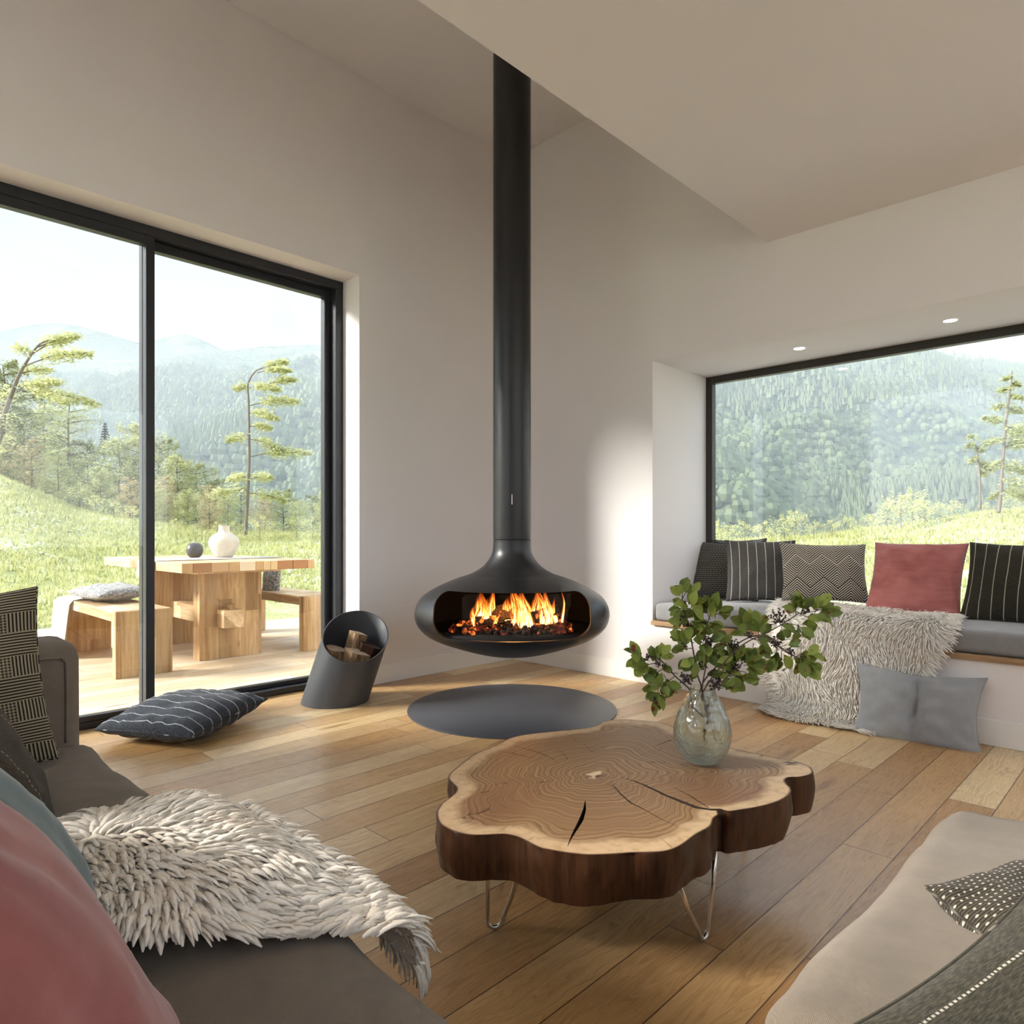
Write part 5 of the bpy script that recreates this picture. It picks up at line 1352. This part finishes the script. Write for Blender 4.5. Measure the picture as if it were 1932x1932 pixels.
# conifers and broadleaf crowns covering the slopes
def hillside(name, mt, label, k_, seed, dmin, smin, smax, mats):
    rr = random.Random(seed); me = mt.data; b = MB(); P = me.polygons; n_ = len(P); c_ = 0; guard = 0
    while c_ < k_ and guard < k_*8:
        guard += 1
        pl = P[rr.randrange(n_)]; p = V(pl.center)
        D = (p-CAM).dot(FW)
        if D < dmin or pl.normal.z < .2 or D > 640: continue
        if noise.noise(p*.008) < -.22 and rr.random() < .85: continue
        p = p+V((rr.uniform(-2, 2), rr.uniform(-2, 2), 0)); s_ = rr.uniform(smin, smax)
        con = noise.noise(p*.012+V((9, 0, 0))) > .0
        m_ = 5; vs = []
        if con:
            vs = [p+V((math.cos(a)*s_*.26, math.sin(a)*s_*.26, s_*.1)) for a in [2*PI*q/m_ for q in range(m_)]]+[p+UP*s_]
            fs = [(q, (q+1) % m_, m_) for q in range(m_)]
        else:
            for rr_, zz in ((.26, .15), (.36, .5), (.20, .8)):
                vs += [p+V((math.cos(a)*s_*rr_, math.sin(a)*s_*rr_, s_*zz)) for a in [2*PI*q/m_ for q in range(m_)]]
            fs = [(r*m_+q, r*m_+(q+1) % m_, (r+1)*m_+(q+1) % m_, (r+1)*m_+q) for r in range(2) for q in range(m_)]+[tuple(range(10, 15))]
        b.add(vs, fs); c_ += 1
    tag(b.build(name, mats, smooth=False), label, 'forest', kind='stuff')
hillside('hillside_forest', bpy.data.objects['mountain_right'], 'mixed forest covering the mountainside behind the picture window', 26000, 5, 190, 3.5, 7, M['hilltree'])
hillside('hillside_forest', bpy.data.objects['mountain_mid'], 'hazy forest covering the mountainside behind the sliding door', 13000, 6, 220, 5, 9, M['hilltree'])
# haze filling the valley air
hz = NT('valley_haze')
vsn = hz.n('ShaderNodeVolumeScatter'); vsn.inputs['Color'].default_value = (.80, .88, 1., 1); vsn.inputs['Density'].default_value = HAZE; vsn.inputs['Anisotropy'].default_value = .0
hz.t.links.new(vsn.outputs[0], hz.out.inputs['Volume'])
b = MB()
q = [cf(-1900, 60, -70), cf(1900, 60, -70), cf(1900, 2300, -70), cf(-1900, 2300, -70)]
b.add(q+[p+UP*270 for p in q], [(0, 3, 2, 1), (4, 5, 6, 7), (0, 1, 5, 4), (1, 2, 6, 5), (2, 3, 7, 6), (3, 0, 4, 7)])
if HAZE: b.build('haze', hz.mat, smooth=False, kind='stuff', label='pale blue haze over the valley and mountains', cat='haze')
# ---------------------------------------------------------------- sky, sun, camera
wd = bpy.data.worlds.new('sky'); sc.world = wd; wd.use_nodes = True
t = wd.node_tree; t.nodes.clear()
n = NT.__new__(NT); n.t = t; n._tc = None
dirv = n.tc('Generated'); x, y, z = n.sep(dirv)
cl = n.noise(n.vm('MULTIPLY', dirv, (1, 1, 3.2)), 2.2, 5, .6, .4)
grad = n.ramp(n.m('ADD', n.m('MULTIPLY', z, .5), .5), [(.0, (.50, .52, .40)), (.495, (.62, .64, .55)), (.505, (.86, .92, .98)), (.62, (.80, .89, 1.)), (1., (.60, .78, 1.))])
colr = n.mix(n.smooth(cl, .42, .68), grad, (.97, .98, 1.))
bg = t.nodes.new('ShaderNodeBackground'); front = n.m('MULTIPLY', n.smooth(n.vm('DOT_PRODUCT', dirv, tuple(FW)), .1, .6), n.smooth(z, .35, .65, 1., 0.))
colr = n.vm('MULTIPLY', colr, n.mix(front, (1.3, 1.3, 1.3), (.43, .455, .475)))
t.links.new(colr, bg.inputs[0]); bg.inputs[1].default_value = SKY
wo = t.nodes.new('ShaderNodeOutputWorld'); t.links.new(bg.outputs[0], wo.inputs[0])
s = bpy.data.lights.new('sun', 'SUN'); s.energy = SUN; s.color = (1, .95, .88); s.angle = math.radians(15)
so = bpy.data.objects.new('sun', s); COL.objects.link(so)
so.rotation_euler = V((.79, -.56, -.44)).to_track_quat('-Z', 'Y').to_euler()
def portal(name, loc, d_, w_, h_):
    l = bpy.data.lights.new(name, 'AREA'); l.shape = 'RECTANGLE'; l.size = w_; l.size_y = h_; l.cycles.is_portal = True
    o = bpy.data.objects.new(name, l); COL.objects.link(o); o.location = loc
    o.rotation_euler = V(d_).to_track_quat('-Z', 'Z').to_euler()
portal('door_daylight', ((DX0+DX1)/2, .36, DZ/2), (0, -1, 0), DX1-DX0, DZ)
portal('window_daylight', (.78, (WY0+WY1)/2, (WZ0+WZ1)/2), (-1, 0, 0), WY1-WY0, WZ1-WZ0)
portal('rear_fill_portal', ((bx0+bx1)/2, RY-.32, bz/2), (0, 1, 0), bx1-bx0, bz)  # samples the sky through the added rear opening
portal('side_fill_portal', (RX-.32, -1.975, 1.95), (1, 0, 0), 3.25, 2.1)  # samples the sky through the added side opening
fl_l = bpy.data.lights.new('fire_glow', 'POINT'); fl_l.energy = 2.2; fl_l.color = (1, .42, .12); fl_l.shadow_soft_size = .08
fo = bpy.data.objects.new('fire_glow', fl_l); COL.objects.link(fo); fo.location = fr(.02, -.02, .60)

cam = bpy.data.cameras.new('camera'); co = bpy.data.objects.new('camera', cam); COL.objects.link(co)
co.location = CAM; co.rotation_euler = FW.to_track_quat('-Z', 'Y').to_euler()
cam.sensor_width = 36; cam.lens = FOC/1932*36; cam.shift_y = (HZ-966)/1932; cam.clip_start = .02; cam.clip_end = 6000
sc.camera = co
sc.view_settings.view_transform = 'Standard'; sc.view_settings.look = 'None'; sc.view_settings.gamma = 1; sc.view_settings.exposure = EXPO
sc.view_settings.use_curve_mapping = False
cy = sc.cycles
cy.max_bounces = 10; cy.diffuse_bounces = 5; cy.glossy_bounces = 4; cy.transmission_bounces = 6; cy.transparent_max_bounces = 24; cy.volume_bounces = 2
cy.caustics_reflective = False; cy.caustics_refractive = False; cy.sample_clamp_indirect = 4
cy.use_adaptive_sampling = True; cy.adaptive_threshold = .07; cy.adaptive_min_samples = 20; cy.use_light_tree = False
cy.use_denoising = True
try: cy.denoiser = 'OPENIMAGEDENOISE'
except Exception: pass
cy.volume_step_rate = 1
